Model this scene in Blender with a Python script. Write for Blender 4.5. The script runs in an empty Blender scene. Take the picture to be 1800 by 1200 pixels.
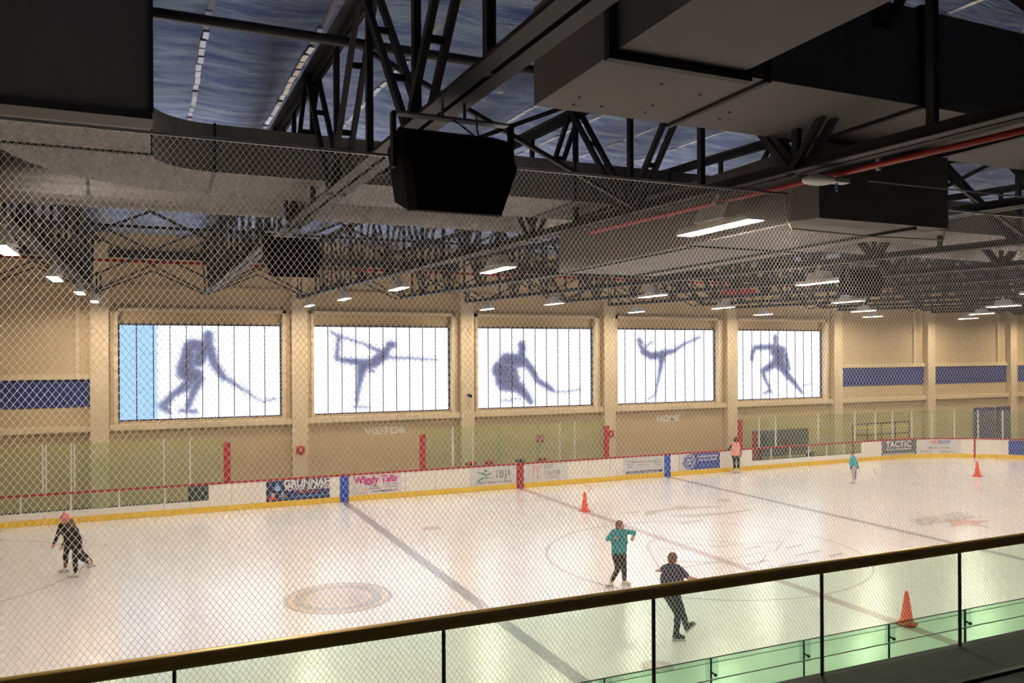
import bpy, bmesh, math, random
from mathutils import Vector, Matrix
from mathutils import noise as mnoise
random.seed(7)
PI = math.pi
SC = bpy.context.scene
COL = SC.collection

# ------------------------------------------------------------------ camera, world, exposure
YAW = 0.41578
CAM = Vector((-14.669, -19.480, 5.820))
cd = bpy.data.cameras.new('camera'); cam = bpy.data.objects.new('camera', cd); COL.objects.link(cam)
cam.matrix_world = Matrix.Translation(CAM) @ Matrix.Rotation(-YAW, 4, 'Z') @ Matrix.Rotation(PI/2, 4, 'X') @ Matrix.Rotation(-0.0056, 4, 'Z')
cd.sensor_width = 36.0; cd.sensor_fit = 'HORIZONTAL'
cd.lens = 36.0*1425.8/1800.0
cd.shift_y = 24.7/1800.0
cd.clip_start = 0.05; cd.clip_end = 300
SC.camera = cam
w = bpy.data.worlds.new('world'); SC.world = w; w.use_nodes = True
w.node_tree.nodes['Background'].inputs[0].default_value = (0.55, 0.62, 0.8, 1)
w.node_tree.nodes['Background'].inputs[1].default_value = 0.02
SC.view_settings.view_transform = 'Standard'
SC.view_settings.look = 'None'
SC.view_settings.exposure = 0.0
SC.view_settings.gamma = 1.0
SC.view_settings.use_curve_mapping = False
LAMP_STRENGTH = 365.0
SCREEN_STRENGTH = 2.1

# ------------------------------------------------------------------ materials
def mat(name, col, rough=0.6, metal=0.0, var=0.08, scale=3.0, stretch=(1, 1, 1), spec=0.5, bump=0.0, coat=0.0, coat_rough=0.1):
    m = bpy.data.materials.new(name); m.use_nodes = True
    nt = m.node_tree; b = nt.nodes['Principled BSDF']
    b.inputs['Roughness'].default_value = rough; b.inputs['Metallic'].default_value = metal
    b.inputs['Specular IOR Level'].default_value = spec
    if coat: b.inputs['Coat Weight'].default_value = coat; b.inputs['Coat Roughness'].default_value = coat_rough; b.inputs['Coat IOR'].default_value = 1.52
    tc = nt.nodes.new('ShaderNodeTexCoord'); mp = nt.nodes.new('ShaderNodeMapping'); mp.inputs['Scale'].default_value = stretch
    ns = nt.nodes.new('ShaderNodeTexNoise'); ns.inputs['Scale'].default_value = scale; ns.inputs['Detail'].default_value = 5
    nt.links.new(tc.outputs['Object'], mp.inputs[0]); nt.links.new(mp.outputs[0], ns.inputs['Vector'])
    mx = nt.nodes.new('ShaderNodeMix'); mx.data_type = 'RGBA'
    c = Vector(col)
    mx.inputs['A'].default_value = (*[max(0, v*(1-var)) for v in c], 1); mx.inputs['B'].default_value = (*[min(1, v*(1+var)) for v in c], 1)
    nt.links.new(ns.outputs['Fac'], mx.inputs['Factor']); nt.links.new(mx.outputs['Result'], b.inputs['Base Color'])
    if bump:
        bp = nt.nodes.new('ShaderNodeBump'); bp.inputs['Strength'].default_value = bump; bp.inputs['Distance'].default_value = 0.02
        nt.links.new(ns.outputs['Fac'], bp.inputs['Height']); nt.links.new(bp.outputs[0], b.inputs['Normal'])
    return m
def emit(name, col, s):
    m = bpy.data.materials.new(name); m.use_nodes = True; nt = m.node_tree
    nt.nodes.remove(nt.nodes['Principled BSDF']); e = nt.nodes.new('ShaderNodeEmission')
    e.inputs[0].default_value = (*col, 1); e.inputs[1].default_value = s
    nt.links.new(e.outputs[0], nt.nodes['Material Output'].inputs[0]); return m
def glass(name, tint, refl=0.06, rough=0.02):
    m = bpy.data.materials.new(name); m.use_nodes = True; nt = m.node_tree
    nt.nodes.remove(nt.nodes['Principled BSDF'])
    t = nt.nodes.new('ShaderNodeBsdfTransparent'); t.inputs[0].default_value = (*tint, 1)
    g = nt.nodes.new('ShaderNodeBsdfGlossy'); g.inputs['Roughness'].default_value = rough; g.inputs[0].default_value = (.9, .95, .93, 1)
    f = nt.nodes.new('ShaderNodeLayerWeight'); f.inputs['Blend'].default_value = .5
    pw = nt.nodes.new('ShaderNodeMath'); pw.operation = 'POWER'; pw.inputs[1].default_value = 5.0
    nt.links.new(f.outputs['Facing'], pw.inputs[0])
    mu = nt.nodes.new('ShaderNodeMath'); mu.operation = 'MULTIPLY_ADD'; mu.inputs[1].default_value = .8; mu.inputs[2].default_value = refl
    nt.links.new(pw.outputs[0], mu.inputs[0])
    x = nt.nodes.new('ShaderNodeMixShader'); nt.links.new(mu.outputs[0], x.inputs[0]); nt.links.new(t.outputs[0], x.inputs[1]); nt.links.new(g.outputs[0], x.inputs[2])
    nt.links.new(x.outputs[0], nt.nodes['Material Output'].inputs[0]); return m

M = {}
M['tan'] = mat('tan_wall_paint', (.52, .39, .215), .7, var=.05, scale=2, bump=.05)
M['tan_light'] = mat('cream_trim_paint', (.66, .53, .335), .65, var=.04, scale=2)
M['blue_band'] = mat('navy_wall_band', (.010, .030, .17), .6)
M['dark_steel'] = mat('dark_painted_steel', (.036, .036, .04), .6, var=.2, scale=6, spec=.3)
M['duct'] = mat('grey_painted_duct', (.19, .182, .185), .75, var=.12, scale=1.2, spec=.25)
M['flange'] = mat('black_duct_flange', (.02, .02, .02), .6)
M['black'] = mat('black_cabinet', (.0025, .0025, .0025), .9, spec=.15)
M['bracket'] = mat('grey_metal_bracket', (.45, .45, .5), .45, .3)
M['back_wall'] = mat('dark_back_wall', (.05, .05, .05), .9)
M['concrete'] = mat('rubber_floor', (.06, .06, .062), .85, var=.3, scale=9, bump=.2)
M['white_board'] = mat('white_board_plastic', (.80, .76, .68), .4, var=.03)
M['yellow'] = mat('yellow_kick_plate', (.80, .50, .02), .45)
M['red'] = mat('red_plastic', (.36, .012, .02), .4)
M['blue'] = mat('blue_plastic', (.01, .06, .42), .4)
M['post'] = mat('white_aluminium_post', (.78, .78, .76), .4, .2)
M['net'] = mat('white_nylon_twine', (.95, .94, .92), .6)
def translucent(m, fac, col):
    nt = m.node_tree; b = nt.nodes['Principled BSDF']; t = nt.nodes.new('ShaderNodeBsdfTranslucent'); t.inputs[0].default_value = (*col, 1)
    x = nt.nodes.new('ShaderNodeMixShader'); x.inputs[0].default_value = fac
    nt.links.new(b.outputs[0], x.inputs[1]); nt.links.new(t.outputs[0], x.inputs[2]); nt.links.new(x.outputs[0], nt.nodes['Material Output'].inputs[0])
translucent(M['net'], .6, (1, .99, .97))
M['cable'] = mat('steel_cable', (.5, .5, .48), .4, .6)
M['cord'] = mat('pale_yellow_cord', (.65, .60, .35), .6)
M['bronze'] = mat('bronze_rail', (.75, .52, .16), .36, .25, var=.15, scale=8, stretch=(.3, 4, 4))
M['red_pipe'] = mat('red_sprinkler_pipe', (.42, .035, .025), .45)
M['white'] = mat('white_plastic', (.75, .75, .73), .5)
M['housing'] = mat('grey_fixture_housing', (.62, .60, .56), .5)
M['gskt'] = mat('dark_gasket', (.012, .012, .014), .4)
M['edge'] = mat('polished_glass_edge', (.62, .74, .68), .2)
M['mullion'] = mat('dark_purple_mullion', (.035, .02, .06), .5)
M['seam'] = mat('shiny_foil_tape', (.75, .77, .82), .25, .9, var=.35, scale=25)
M['cone'] = mat('orange_red_rubber', (.80, .075, .02), .5)
M['cone_base'] = mat('dark_rubber_foot', (.03, .02, .02), .7)
M['navy'] = mat('navy_print', (.012, .02, .10), .45)
M['navy2'] = mat('royal_blue_print', (.02, .05, .28), .45)
M['print_white'] = mat('white_print', (.8, .79, .77), .45)
M['print_pink'] = mat('magenta_print', (.50, .03, .22), .45)
M['print_black'] = mat('charcoal_print', (.045, .045, .05), .45)
M['print_green'] = mat('green_print', (.02, .20, .10), .45)
M['print_red'] = mat('red_print', (.55, .07, .04), .45)
M['print_cyan'] = mat('cyan_print', (.05, .33, .65), .45)
M['print_gold'] = mat('gold_print', (.55, .38, .12), .45)
M['ad_grey'] = mat('pale_grey_print', (.62, .60, .60), .45)
M['ad_pinkish'] = mat('pale_lilac_print', (.68, .63, .64), .45)
M['ad_dark'] = mat('charcoal_ad_print', (.10, .10, .12), .45, var=.4, scale=14)
M['wall_letter'] = mat('pale_wall_lettering', (.92, .90, .85), .6)
M['skin'] = mat('skin', (.50, .25, .16), .5)
M['skin_pale'] = mat('pale_skin', (.66, .30, .24), .5)
M['teal'] = mat('teal_knit', (.015, .24, .28), .8, var=.12, scale=12)
M['turquoise'] = mat('turquoise_jacket', (.02, .36, .42), .7, var=.12, scale=12)
M['blk_cloth'] = mat('black_cloth', (.010, .009, .010), .8)
M['navy_cloth'] = mat('navy_cloth', (.020, .025, .055), .8)
M['slate_cloth'] = mat('dark_blue_cloth', (.014, .022, .045), .8)
M['pink_cloth'] = mat('salmon_pink_vest', (.80, .33, .28), .8)
M['pink_hat'] = mat('pink_knit', (.70, .17, .20), .9, var=.2, scale=30)
M['lilac'] = mat('lavender_cloth', (.46, .40, .44), .8)
M['brown_tights'] = mat('tan_tights', (.33, .14, .05), .7)
M['hair_dark'] = mat('dark_brown_hair', (.025, .012, .008), .6)
M['hair_brown'] = mat('brown_hair', (.10, .045, .02), .6)
M['boot_white'] = mat('white_leather', (.78, .72, .66), .4)
M['boot_black'] = mat('black_leather', (.012, .012, .014), .4)
M['blade'] = mat('skate_blade_steel', (.5, .5, .52), .25, .9)
M['mat_blue'] = mat('blue_vinyl_pad', (.035, .055, .16), .5)
M['bench'] = mat('dark_slate_panel', (.03, .04, .07), .6)
M['alarm'] = mat('red_alarm_box', (.40, .03, .025), .5)
M['rail_glass'] = glass('green_guard_glass', (.885, .975, .905), .05)
M['near_glass'] = glass('pale_green_acrylic', (.76, .915, .80), .04)
M['far_glass'] = glass('green_tinted_acrylic', (.87, .95, .84), .05)
M['clip'] = glass('cloudy_clip_plastic', (.90, .96, .96), .06, .2)
M['tube'] = emit('lit_fluorescent_tube', (1.0, .85, .68), LAMP_STRENGTH)

def ice_material(name, col):
    m = mat(name, col, .38, var=.035, scale=.9, stretch=(.5, 1, 1), spec=.35, coat=1.0, coat_rough=.205)
    nt = m.node_tree; b = nt.nodes['Principled BSDF']
    tc = nt.nodes.new('ShaderNodeTexCoord')
    hs = []
    for ang, sc in ((.35, 1.3), (-.5, 1.7), (1.3, 1.1)):
        mp = nt.nodes.new('ShaderNodeMapping'); mp.inputs['Rotation'].default_value = (0, 0, ang); mp.inputs['Scale'].default_value = (.12, 3.2, 1)
        ns = nt.nodes.new('ShaderNodeTexNoise'); ns.inputs['Scale'].default_value = sc; ns.inputs['Detail'].default_value = 8; ns.inputs['Roughness'].default_value = .7
        ns.inputs['Distortion'].default_value = .6
        nt.links.new(tc.outputs['Object'], mp.inputs[0]); nt.links.new(mp.outputs[0], ns.inputs['Vector']); hs.append(ns)
    ad = nt.nodes.new('ShaderNodeMath'); ad.operation = 'ADD'; nt.links.new(hs[0].outputs['Fac'], ad.inputs[0]); nt.links.new(hs[1].outputs['Fac'], ad.inputs[1])
    a2 = nt.nodes.new('ShaderNodeMath'); a2.operation = 'ADD'; nt.links.new(ad.outputs[0], a2.inputs[0]); nt.links.new(hs[2].outputs['Fac'], a2.inputs[1])
    bp = nt.nodes.new('ShaderNodeBump'); bp.inputs['Strength'].default_value = .05; bp.inputs['Distance'].default_value = .02
    nt.links.new(a2.outputs[0], bp.inputs['Height']); nt.links.new(bp.outputs[0], b.inputs['Normal']); nt.links.new(bp.outputs[0], b.inputs['Coat Normal'])
    # pale skate scratches
    mr = nt.nodes.new('ShaderNodeMapRange'); mr.inputs['From Min'].default_value = 1.72; mr.inputs['From Max'].default_value = 1.95
    nt.links.new(a2.outputs[0], mr.inputs['Value'])
    old = b.inputs['Base Color'].links[0].from_socket
    mx = nt.nodes.new('ShaderNodeMix'); mx.data_type = 'RGBA'; mx.inputs['B'].default_value = (.86, .83, .80, 1)
    mu = nt.nodes.new('ShaderNodeMath'); mu.operation = 'MULTIPLY'; mu.inputs[1].default_value = .45
    nt.links.new(mr.outputs[0], mu.inputs[0]); nt.links.new(mu.outputs[0], mx.inputs['Factor']); nt.links.new(old, mx.inputs['A']); nt.links.new(mx.outputs['Result'], b.inputs['Base Color'])
    return m
M['ice'] = ice_material('ice', (.82, .795, .815))
M['ice_blue'] = ice_material('ice_over_blue_line', (.27, .25, .30))
M['ice_red'] = ice_material('ice_over_red_line', (.47, .33, .35))
M['ice_thin'] = ice_material('ice_over_thin_line', (.42, .34, .35))
M['ice_dot'] = ice_material('ice_over_faceoff_dot', (.56, .42, .42))
M['ice_grey'] = ice_material('ice_over_grey_paint', (.38, .35, .37))
M['ice_brown'] = ice_material('ice_over_tan_paint', (.50, .42, .34))
M['ice_gold'] = ice_material('ice_over_gold_paint', (.66, .50, .33))
M['ice_starred'] = ice_material('ice_over_red_paint', (.60, .30, .25))

def foil_material():
    m = bpy.data.materials.new('foil_insulation'); m.use_nodes = True; nt = m.node_tree; b = nt.nodes['Principled BSDF']
    b.inputs['Metallic'].default_value = .85; b.inputs['Roughness'].default_value = .26
    tc = nt.nodes.new('ShaderNodeTexCoord')
    mp = nt.nodes.new('ShaderNodeMapping'); mp.inputs['Scale'].default_value = (.8, 10, 1)
    n1 = nt.nodes.new('ShaderNodeTexNoise'); n1.inputs['Scale'].default_value = 2.4; n1.inputs['Detail'].default_value = 5; n1.inputs['Roughness'].default_value = .6; n1.inputs['Distortion'].default_value = .9
    nt.links.new(tc.outputs['Object'], mp.inputs[0]); nt.links.new(mp.outputs[0], n1.inputs['Vector'])
    bp = nt.nodes.new('ShaderNodeBump'); bp.inputs['Strength'].default_value = 1.0; bp.inputs['Distance'].default_value = .07
    nt.links.new(n1.outputs['Fac'], bp.inputs['Height']); nt.links.new(bp.outputs[0], b.inputs['Normal'])
    mx = nt.nodes.new('ShaderNodeMix'); mx.data_type = 'RGBA'; mx.inputs['A'].default_value = (.10, .16, .58, 1); mx.inputs['B'].default_value = (.58, .78, 1.0, 1)  # bluish daylight and light-dark wrinkle streaks are put into this colour mix
    n2 = nt.nodes.new('ShaderNodeTexNoise'); n2.inputs['Scale'].default_value = 1.3; n2.inputs['Detail'].default_value = 6; n2.inputs['Roughness'].default_value = .65
    mp2 = nt.nodes.new('ShaderNodeMapping'); mp2.inputs['Scale'].default_value = (.6, 2.5, 1); nt.links.new(tc.outputs['Object'], mp2.inputs[0]); nt.links.new(mp2.outputs[0], n2.inputs['Vector'])
    rm = nt.nodes.new('ShaderNodeMapRange'); rm.inputs['From Min'].default_value = .32; rm.inputs['From Max'].default_value = .68
    nt.links.new(n2.outputs['Fac'], rm.inputs['Value']); nt.links.new(rm.outputs[0], mx.inputs['Factor']); nt.links.new(mx.outputs['Result'], b.inputs['Base Color'])
    return m
M['foil'] = foil_material()

def screen_material():
    m = bpy.data.materials.new('backlit_screen_print'); m.use_nodes = True; nt = m.node_tree
    nt.nodes.remove(nt.nodes['Principled BSDF'])
    a = nt.nodes.new('ShaderNodeAttribute'); a.attribute_name = 'print'
    e = nt.nodes.new('ShaderNodeEmission'); e.inputs[1].default_value = SCREEN_STRENGTH
    nt.links.new(a.outputs['Color'], e.inputs[0]); nt.links.new(e.outputs[0], nt.nodes['Material Output'].inputs[0]); return m
M['screen'] = screen_material()

# ------------------------------------------------------------------ helpers
def link(name, me, m=None, parent=None):
    o = bpy.data.objects.new(name, me); COL.objects.link(o)
    if m is not None and me is not None and not me.materials: me.materials.append(M[m] if isinstance(m, str) else m)
    if parent is not None: o.parent = parent
    return o
def bmobj(name, bm, m, parent=None, smooth=False):
    me = bpy.data.meshes.new(name); bmesh.ops.recalc_face_normals(bm, faces=bm.faces[:]); bm.to_mesh(me); bm.free()
    if smooth:
        for p in me.polygons: p.use_smooth = True
    return link(name, me, m, parent)
def box(bm, x0, x1, y0, y1, z0, z1):
    v = [bm.verts.new((x, y, z)) for x in (x0, x1) for y in (y0, y1) for z in (z0, z1)]
    for f in ((0, 1, 3, 2), (4, 6, 7, 5), (0, 4, 5, 1), (2, 3, 7, 6), (0, 2, 6, 4), (1, 5, 7, 3)): bm.faces.new([v[i] for i in f])
def boxo(name, x0, x1, y0, y1, z0, z1, m, parent=None, bevel=0):
    bm = bmesh.new(); box(bm, x0, x1, y0, y1, z0, z1)
    if bevel: bmesh.ops.bevel(bm, geom=bm.edges[:], offset=bevel, segments=2, affect='EDGES')
    return bmobj(name, bm, m, parent)
def bar(bm, p, q, wx, wz, up=Vector((1, 0, 0))):
    p, q = Vector(p), Vector(q); d = (q-p).normalized()
    a = up - d*up.dot(d); a.normalize(); b = d.cross(a)
    vs = []
    for c in (p, q):
        for s, t in ((-1, -1), (1, -1), (1, 1), (-1, 1)): vs.append(bm.verts.new(c + a*s*wx/2 + b*t*wz/2))
    for f in ((0, 1, 2, 3), (7, 6, 5, 4), (0, 4, 5, 1), (1, 5, 6, 2), (2, 6, 7, 3), (3, 7, 4, 0)): bm.faces.new([vs[i] for i in f])
def tube(bm, pts, r, n=8, cap=True):
    pts = [Vector(p) for p in pts]; rings = []
    rs = r if isinstance(r, (list, tuple)) else [r]*len(pts)
    prev = None
    for i, p in enumerate(pts):
        d = (pts[min(i+1, len(pts)-1)] - pts[max(i-1, 0)]).normalized()
        ref = Vector((0, 0, 1)) if abs(d.z) < .9 else Vector((1, 0, 0))
        a = d.cross(ref).normalized() if prev is None else (prev - d*prev.dot(d)).normalized()
        prev = a; b = d.cross(a)
        rings.append([bm.verts.new(p + (a*math.cos(t*2*PI/n) + b*math.sin(t*2*PI/n))*rs[i]) for t in range(n)])
    for r0, r1 in zip(rings, rings[1:]):
        for k in range(n): bm.faces.new((r0[k], r0[(k+1) % n], r1[(k+1) % n], r1[k]))
    if cap: bm.faces.new(rings[0]); bm.faces.new(rings[-1][::-1])
def prism(bm, pts2, axis, a0, a1):
    """extrude a 2-D outline along an axis"""
    def P(u, v, a): return {'x': (a, u, v), 'y': (u, a, v), 'z': (u, v, a)}[axis]
    lo = [bm.verts.new(P(u, v, a0)) for u, v in pts2]; hi = [bm.verts.new(P(u, v, a1)) for u, v in pts2]
    n = len(pts2)
    for i in range(n): bm.faces.new((lo[i], lo[(i+1) % n], hi[(i+1) % n], hi[i]))
    bm.faces.new(lo); bm.faces.new(hi[::-1])
def empty(name, loc=(0, 0, 0), **kw):
    o = bpy.data.objects.new(name, None); COL.objects.link(o); o.location = loc; o.empty_display_size = .2
    for k, v in kw.items(): o[k] = v
    return o
def tag(o, label=None, category=None, group=None, kind=None):
    for k, v in (('label', label), ('category', category), ('group', group), ('kind', kind)):
        if v: o[k] = v
    return o
def copy_tree(o, parent=None):
    c = o.copy(); COL.objects.link(c)
    if parent is not None: c.parent = parent
    for ch in list(o.children): copy_tree(ch, c)
    return c
def text_verts(body, size, align='CENTER', bold=0.0, ext=0.002, space=1.0, shear=0.0):
    cu = bpy.data.curves.new('lettering', 'FONT'); cu.body = body; cu.size = size; cu.align_x = align; cu.align_y = 'CENTER'
    cu.offset = bold; cu.extrude = ext; cu.space_character = space; cu.shear = shear; cu.resolution_u = 3
    o = bpy.data.objects.new('lettering', cu); COL.objects.link(o)
    bpy.context.view_layer.update()
    me = bpy.data.meshes.new_from_object(o.evaluated_get(bpy.context.evaluated_depsgraph_get()))
    bpy.data.objects.remove(o); bpy.data.curves.remove(cu)
    return me

# ------------------------------------------------------------------ measurements
XA, DX = -16.62, 7.667/2           # first truss and truss spacing
FAR = 12.95                         # inner face of far boards
def zbot(y): return 7.58 + .0248*(y+13)
def ztop(y): return 9.27 + .0375*(y+13)
X0, X1, Y0, Y1 = -23.6, 39.4, -26.0, 16.3

# ------------------------------------------------------------------ floor and ice
floor = boxo('floor', X0, X1, Y0, 16.9, -.4, -.03, 'concrete'); floor['kind'] = 'structure'
RC, HX, HY = 8.53, 30.48, 12.95
def rink_outline(off=0.0, seg=20):
    pts = []
    for cx, cy, a0 in ((HX-RC, HY-RC, 90), (HX-RC, -HY+RC, 0), (-HX+RC, -HY+RC, -90), (-HX+RC, HY-RC, -180)):
        for i in range(seg+1):
            a = math.radians(a0 - 90*i/seg); pts.append((cx + (RC+off)*math.cos(a), cy + (RC+off)*math.sin(a)))
    return pts
bm = bmesh.new(); prism(bm, rink_outline(.05), 'z', -.03, 0.0)
ice = bmobj('ice_sheet', bm, 'ice', floor); ice['label'] = 'glossy off-white skating ice with skate scratches'
def flat(name, quads, m, label=None, z=.0025):
    bm = bmesh.new()
    for q in quads: bm.faces.new([bm.verts.new((x, y, z)) for x, y in q])
    o = bmobj(name, bm, m, ice)
    if label: o['label'] = label
    return o
def rect(x0, x1, y0, y1): return [(x0, y0), (x1, y0), (x1, y1), (x0, y1)]
def ring(cx, cy, r, wd, a0=0, a1=360, n=72):
    q = []
    for i in range(n):
        t0, t1 = math.radians(a0+(a1-a0)*i/n), math.radians(a0+(a1-a0)*(i+1)/n)
        q.append([(cx+(r-wd/2)*math.cos(t0), cy+(r-wd/2)*math.sin(t0)), (cx+(r+wd/2)*math.cos(t0), cy+(r+wd/2)*math.sin(t0)),
                  (cx+(r+wd/2)*math.cos(t1), cy+(r+wd/2)*math.sin(t1)), (cx+(r-wd/2)*math.cos(t1), cy+(r-wd/2)*math.sin(t1))])
    return q
def disc(cx, cy, r, n=32): return [[(cx+r*math.cos(2*PI*i/n), cy+r*math.sin(2*PI*i/n)) for i in range(n)]]
for x in (-7.72, 7.72): flat('blue_line', [rect(x-.15, x+.15, -HY, HY)], 'ice_blue', 'faded blue-grey line across the ice')
flat('centre_line', [rect(-.15, .15, -HY, HY)], 'ice_red', 'faded pink centre line across the ice', .0032)
for x in (-27.13, 27.13): flat('goal_line', [rect(x-.03, x+.03, -11.6, 11.6)], 'ice_red')
flat('centre_circle', ring(0, 0, 4.57, .06), 'ice_thin', z=.0038)
flat('crease_arc', ring(0, HY, 3.05, .05, 180, 360, 40), 'ice_red', z=.0038)
for x in (-21.03, 21.03):
    for y in (6.7, -6.7):
        flat('faceoff_circle', ring(x, y, 4.57, .06), 'ice_thin'); flat('faceoff_dot', disc(x, y, .3), 'ice_dot')
for x in (-6.1, 6.1):
    for y in (6.7, -6.7): flat('faceoff_dot', disc(x, y, .31), 'ice_dot')
# round faded emblem in the left zone
cx, cy = -10.62, .15
for r, wd, m in ((1.24, .09, 'ice_grey'), (1.12, .10, 'ice_gold'), (.93, .25, 'ice_grey'), (.74, .09, 'ice_gold')):
    flat('emblem_ring', ring(cx, cy, r, wd), m, z=.003)
flat('emblem_centre', disc(cx, cy, .66), 'ice_dot', z=.003)
flat('emblem_figure', [[(cx-.45, cy-.1), (cx-.1, cy-.25), (cx+.5, cy-.2), (cx+.35, cy+.1), (cx+.05, cy+.3), (cx-.25, cy+.2)], rect(cx-.35, cx+.4, cy-.42, cy-.36)], 'ice_brown', z=.0045)
for i in range(14):
    a = 2*PI*i/14; flat('emblem_mark', [[(cx+.93*math.cos(a+t)+s*.06*math.cos(a), cy+.93*math.sin(a+t)+s*.06*math.sin(a)) for t, s in ((-.08, -1), (-.08, 1), (.08, 1), (.08, -1))]], 'ice_brown', z=.0045)
# star emblem with lettering in the right zone
cx, cy = 10.75, .05
star = [(cx+(.62 if i % 2 == 0 else .27)*math.cos(-PI/2+i*PI/5)*1.5, cy-.25+(.62 if i % 2 == 0 else .27)*math.sin(-PI/2+i*PI/5)*1.5) for i in range(10)]
flat('emblem_star_outline', [[(cx+(x-cx)*1.12, cy-.25+(y-cy+.25)*1.12) for x, y in star]], 'ice_grey', z=.003)
flat('emblem_star', [star], 'ice_starred', z=.004)
flat('emblem_streak', [[(cx-2.0, cy+.1), (cx-.4, cy+.05), (cx-.4, cy+.2)], [(cx+.4, cy-.2), (cx+1.7, cy-.55), (cx+.4, cy-.35)], [(cx+.5, cy+.0), (cx+2.0, cy+.1), (cx+.5, cy+.16)]], 'ice_starred', z=.004)
for dx, dy, m, zz, bold in ((.0, .0, 'ice_grey', .005, .075), (0, 0, 'ice', .006, .0)):
    me = text_verts('STARS', 1.05, bold=bold, ext=0, shear=.25)
    for v in me.vertices: v.co = Vector((cx-.15+v.co.x+dx, cy+.45+v.co.y+.12*v.co.x+dy, zz))
    o = link('emblem_lettering', me, m, ice)
# faint peaked outline at centre ice
def poly(name, pts, wd, m, z=.0045):
    q = []
    for (xa, ya), (xb, yb) in zip(pts, pts[1:]):
        d = Vector((xb-xa, yb-ya)); L = d.length; n = Vector((-d.y, d.x))/L*wd/2
        q.append([(xa-n.x, ya-n.y), (xb-n.x, yb-n.y), (xb+n.x, yb+n.y), (xa+n.x, ya+n.y)])
    return flat(name, q, m, z=z)
poly('emblem_outline', [(-2.1, -.9), (-.9, 1.6), (.2, 2.5), (1.9, .4), (.9, .5), (.35, 1.3), (-.2, .6), (-.8, 1.1)], .05, 'ice_grey')
poly('emblem_outline', [(-2.3, -1.2), (2.2, -.6), (3.2, .2), (1.9, .4)], .05, 'ice_grey')
poly('emblem_outline', [(-1.5, -.2), (.6, -1.7), (1.6, -.9)], .05, 'ice_grey')
for i, (x, y, l) in enumerate(((.3, -1.6, .9), (1.0, -2.1, 1.2), (2.2, -1.4, 1.1), (2.6, -.6, .8), (1.4, -.2, .7), (3.0, -1.9, .7))):
    flat('emblem_mark', [[(x, y), (x+l, y+.12), (x+l, y+.26), (x+.05, y+.1)]], 'ice_grey', z=.0045)
# tan brush-stroke emblem beyond centre ice
for q in ([(1.9, 5.4), (3.2, 5.9), (5.7, 5.6), (5.6, 5.75), (4.4, 6.2), (4.3, 6.6), (3.6, 6.2), (2.4, 6.1)], [(2.6, 5.1), (5.0, 4.7), (6.4, 4.8), (5.9, 4.55), (4.9, 4.4), (3.4, 4.4)], [(2.3, 3.6), (3.4, 3.9), (3.4, 4.05), (2.3, 3.85)], [(2.0, 6.0), (1.2, 6.25), (2.3, 6.3)]):
    flat('emblem_stroke', [[(x-.4, y) for x, y in q]], 'ice_brown', z=.003)

# ------------------------------------------------------------------ boards
ST, AR = 2*(HX-RC), RC*PI/2
EN = 2*(HY-RC)
LENS = [ST, AR, EN, AR, ST, AR, EN, AR]; TOT = sum(LENS)
def path(s):
    """point on the inner board face and inward normal; s=0 at the left end of the far straight"""
    s %= TOT
    cs = [(HX-RC, HY-RC), (HX-RC, -HY+RC), (-HX+RC, -HY+RC), (-HX+RC, HY-RC)]
    for i, L in enumerate(LENS):
        if s <= L or i == 7:
            k = i//2
            if i % 2 == 0:
                st = [(-HX+RC, HY), (HX, HY-RC), (HX-RC, -HY), (-HX, -HY+RC)][k]; d = [(1, 0), (0, -1), (-1, 0), (0, 1)][k]
                return Vector((st[0]+d[0]*s, st[1]+d[1]*s)), Vector((d[1], -d[0]))
            a = math.radians(90-90*k) - s/RC; c = cs[k]
            return Vector((c[0]+RC*math.cos(a), c[1]+RC*math.sin(a))), Vector((-math.cos(a), -math.sin(a)))
        s -= L
def sx(x): return x + HX - RC              # arc length of a far-straight x
def sweep(bm, s0, s1, z0, z1, o0, o1):
    """o: distance towards the ice (negative = behind the boards)"""
    n = max(1, int((s1-s0)/.45)) if (s1 > ST or s0 < 0) else 1
    if s0 < ST < s1 or (s1-s0) > 12: n = max(n, int((s1-s0)/.6))
    rings = []
    for i in range(n+1):
        p, nv = path(s0+(s1-s0)*i/n)
        rings.append([bm.verts.new((*(p+nv*o), z)) for o, z in ((o0, z0), (o1, z0), (o1, z1), (o0, z1))])
    for a, b in zip(rings, rings[1:]):
        for k in range(4): bm.faces.new((a[k], a[(k+1) % 4], b[(k+1) % 4], b[k]))
    bm.faces.new(rings[0]); bm.faces.new(rings[-1][::-1])
boards = empty('rink_boards', (0, HY, 0), label='white hockey rink boards with red cap, yellow kick strip and clear shielding', category='rink boards')
def bpart(name, s0, s1, z0, z1, o0, o1, m, parent=None, label=None):
    bm = bmesh.new(); sweep(bm, s0, s1, z0, z1, o0, o1); o = bmobj(name, bm, m, None)
    o.parent = parent or boards
    if parent is None: o.matrix_parent_inverse = Matrix.Translation((0, -HY, 0))
    else: o.matrix_parent_inverse = Matrix.Identity(4)
    if label: o['label'] = label
    return o
CAPZ = 1.04
bpart('kick_strip', 0, TOT-.001, 0, .22, .012, -.01, 'yellow', label='yellow kick strip')
bpart('cap_rail', 0, TOT-.001, CAPZ, CAPZ+.055, .03, -.14, 'red', label='dark red cap rail')
seams = [sx(v) for v in (-21.95, -18.18, -17.3, -14.35, -13.45, -12.79, -12.0, -10.73, -8.3, -7.9, -7.53, -5.2, -3.9, -2.32, 2.34, 3.4, 4.55, 5.3, 7.55, 8.35, 10.8, 12.8, 16.5, 20.26, 21.6)]
s = ST
seams += [ST+.75+1.2*i for i in range(int((TOT-ST)/1.2))] + [TOT-.6]
seams = sorted(set(seams))
clear = [(sx(-21.95), sx(-12.79)), (sx(12.8), sx(20.26))]
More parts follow.
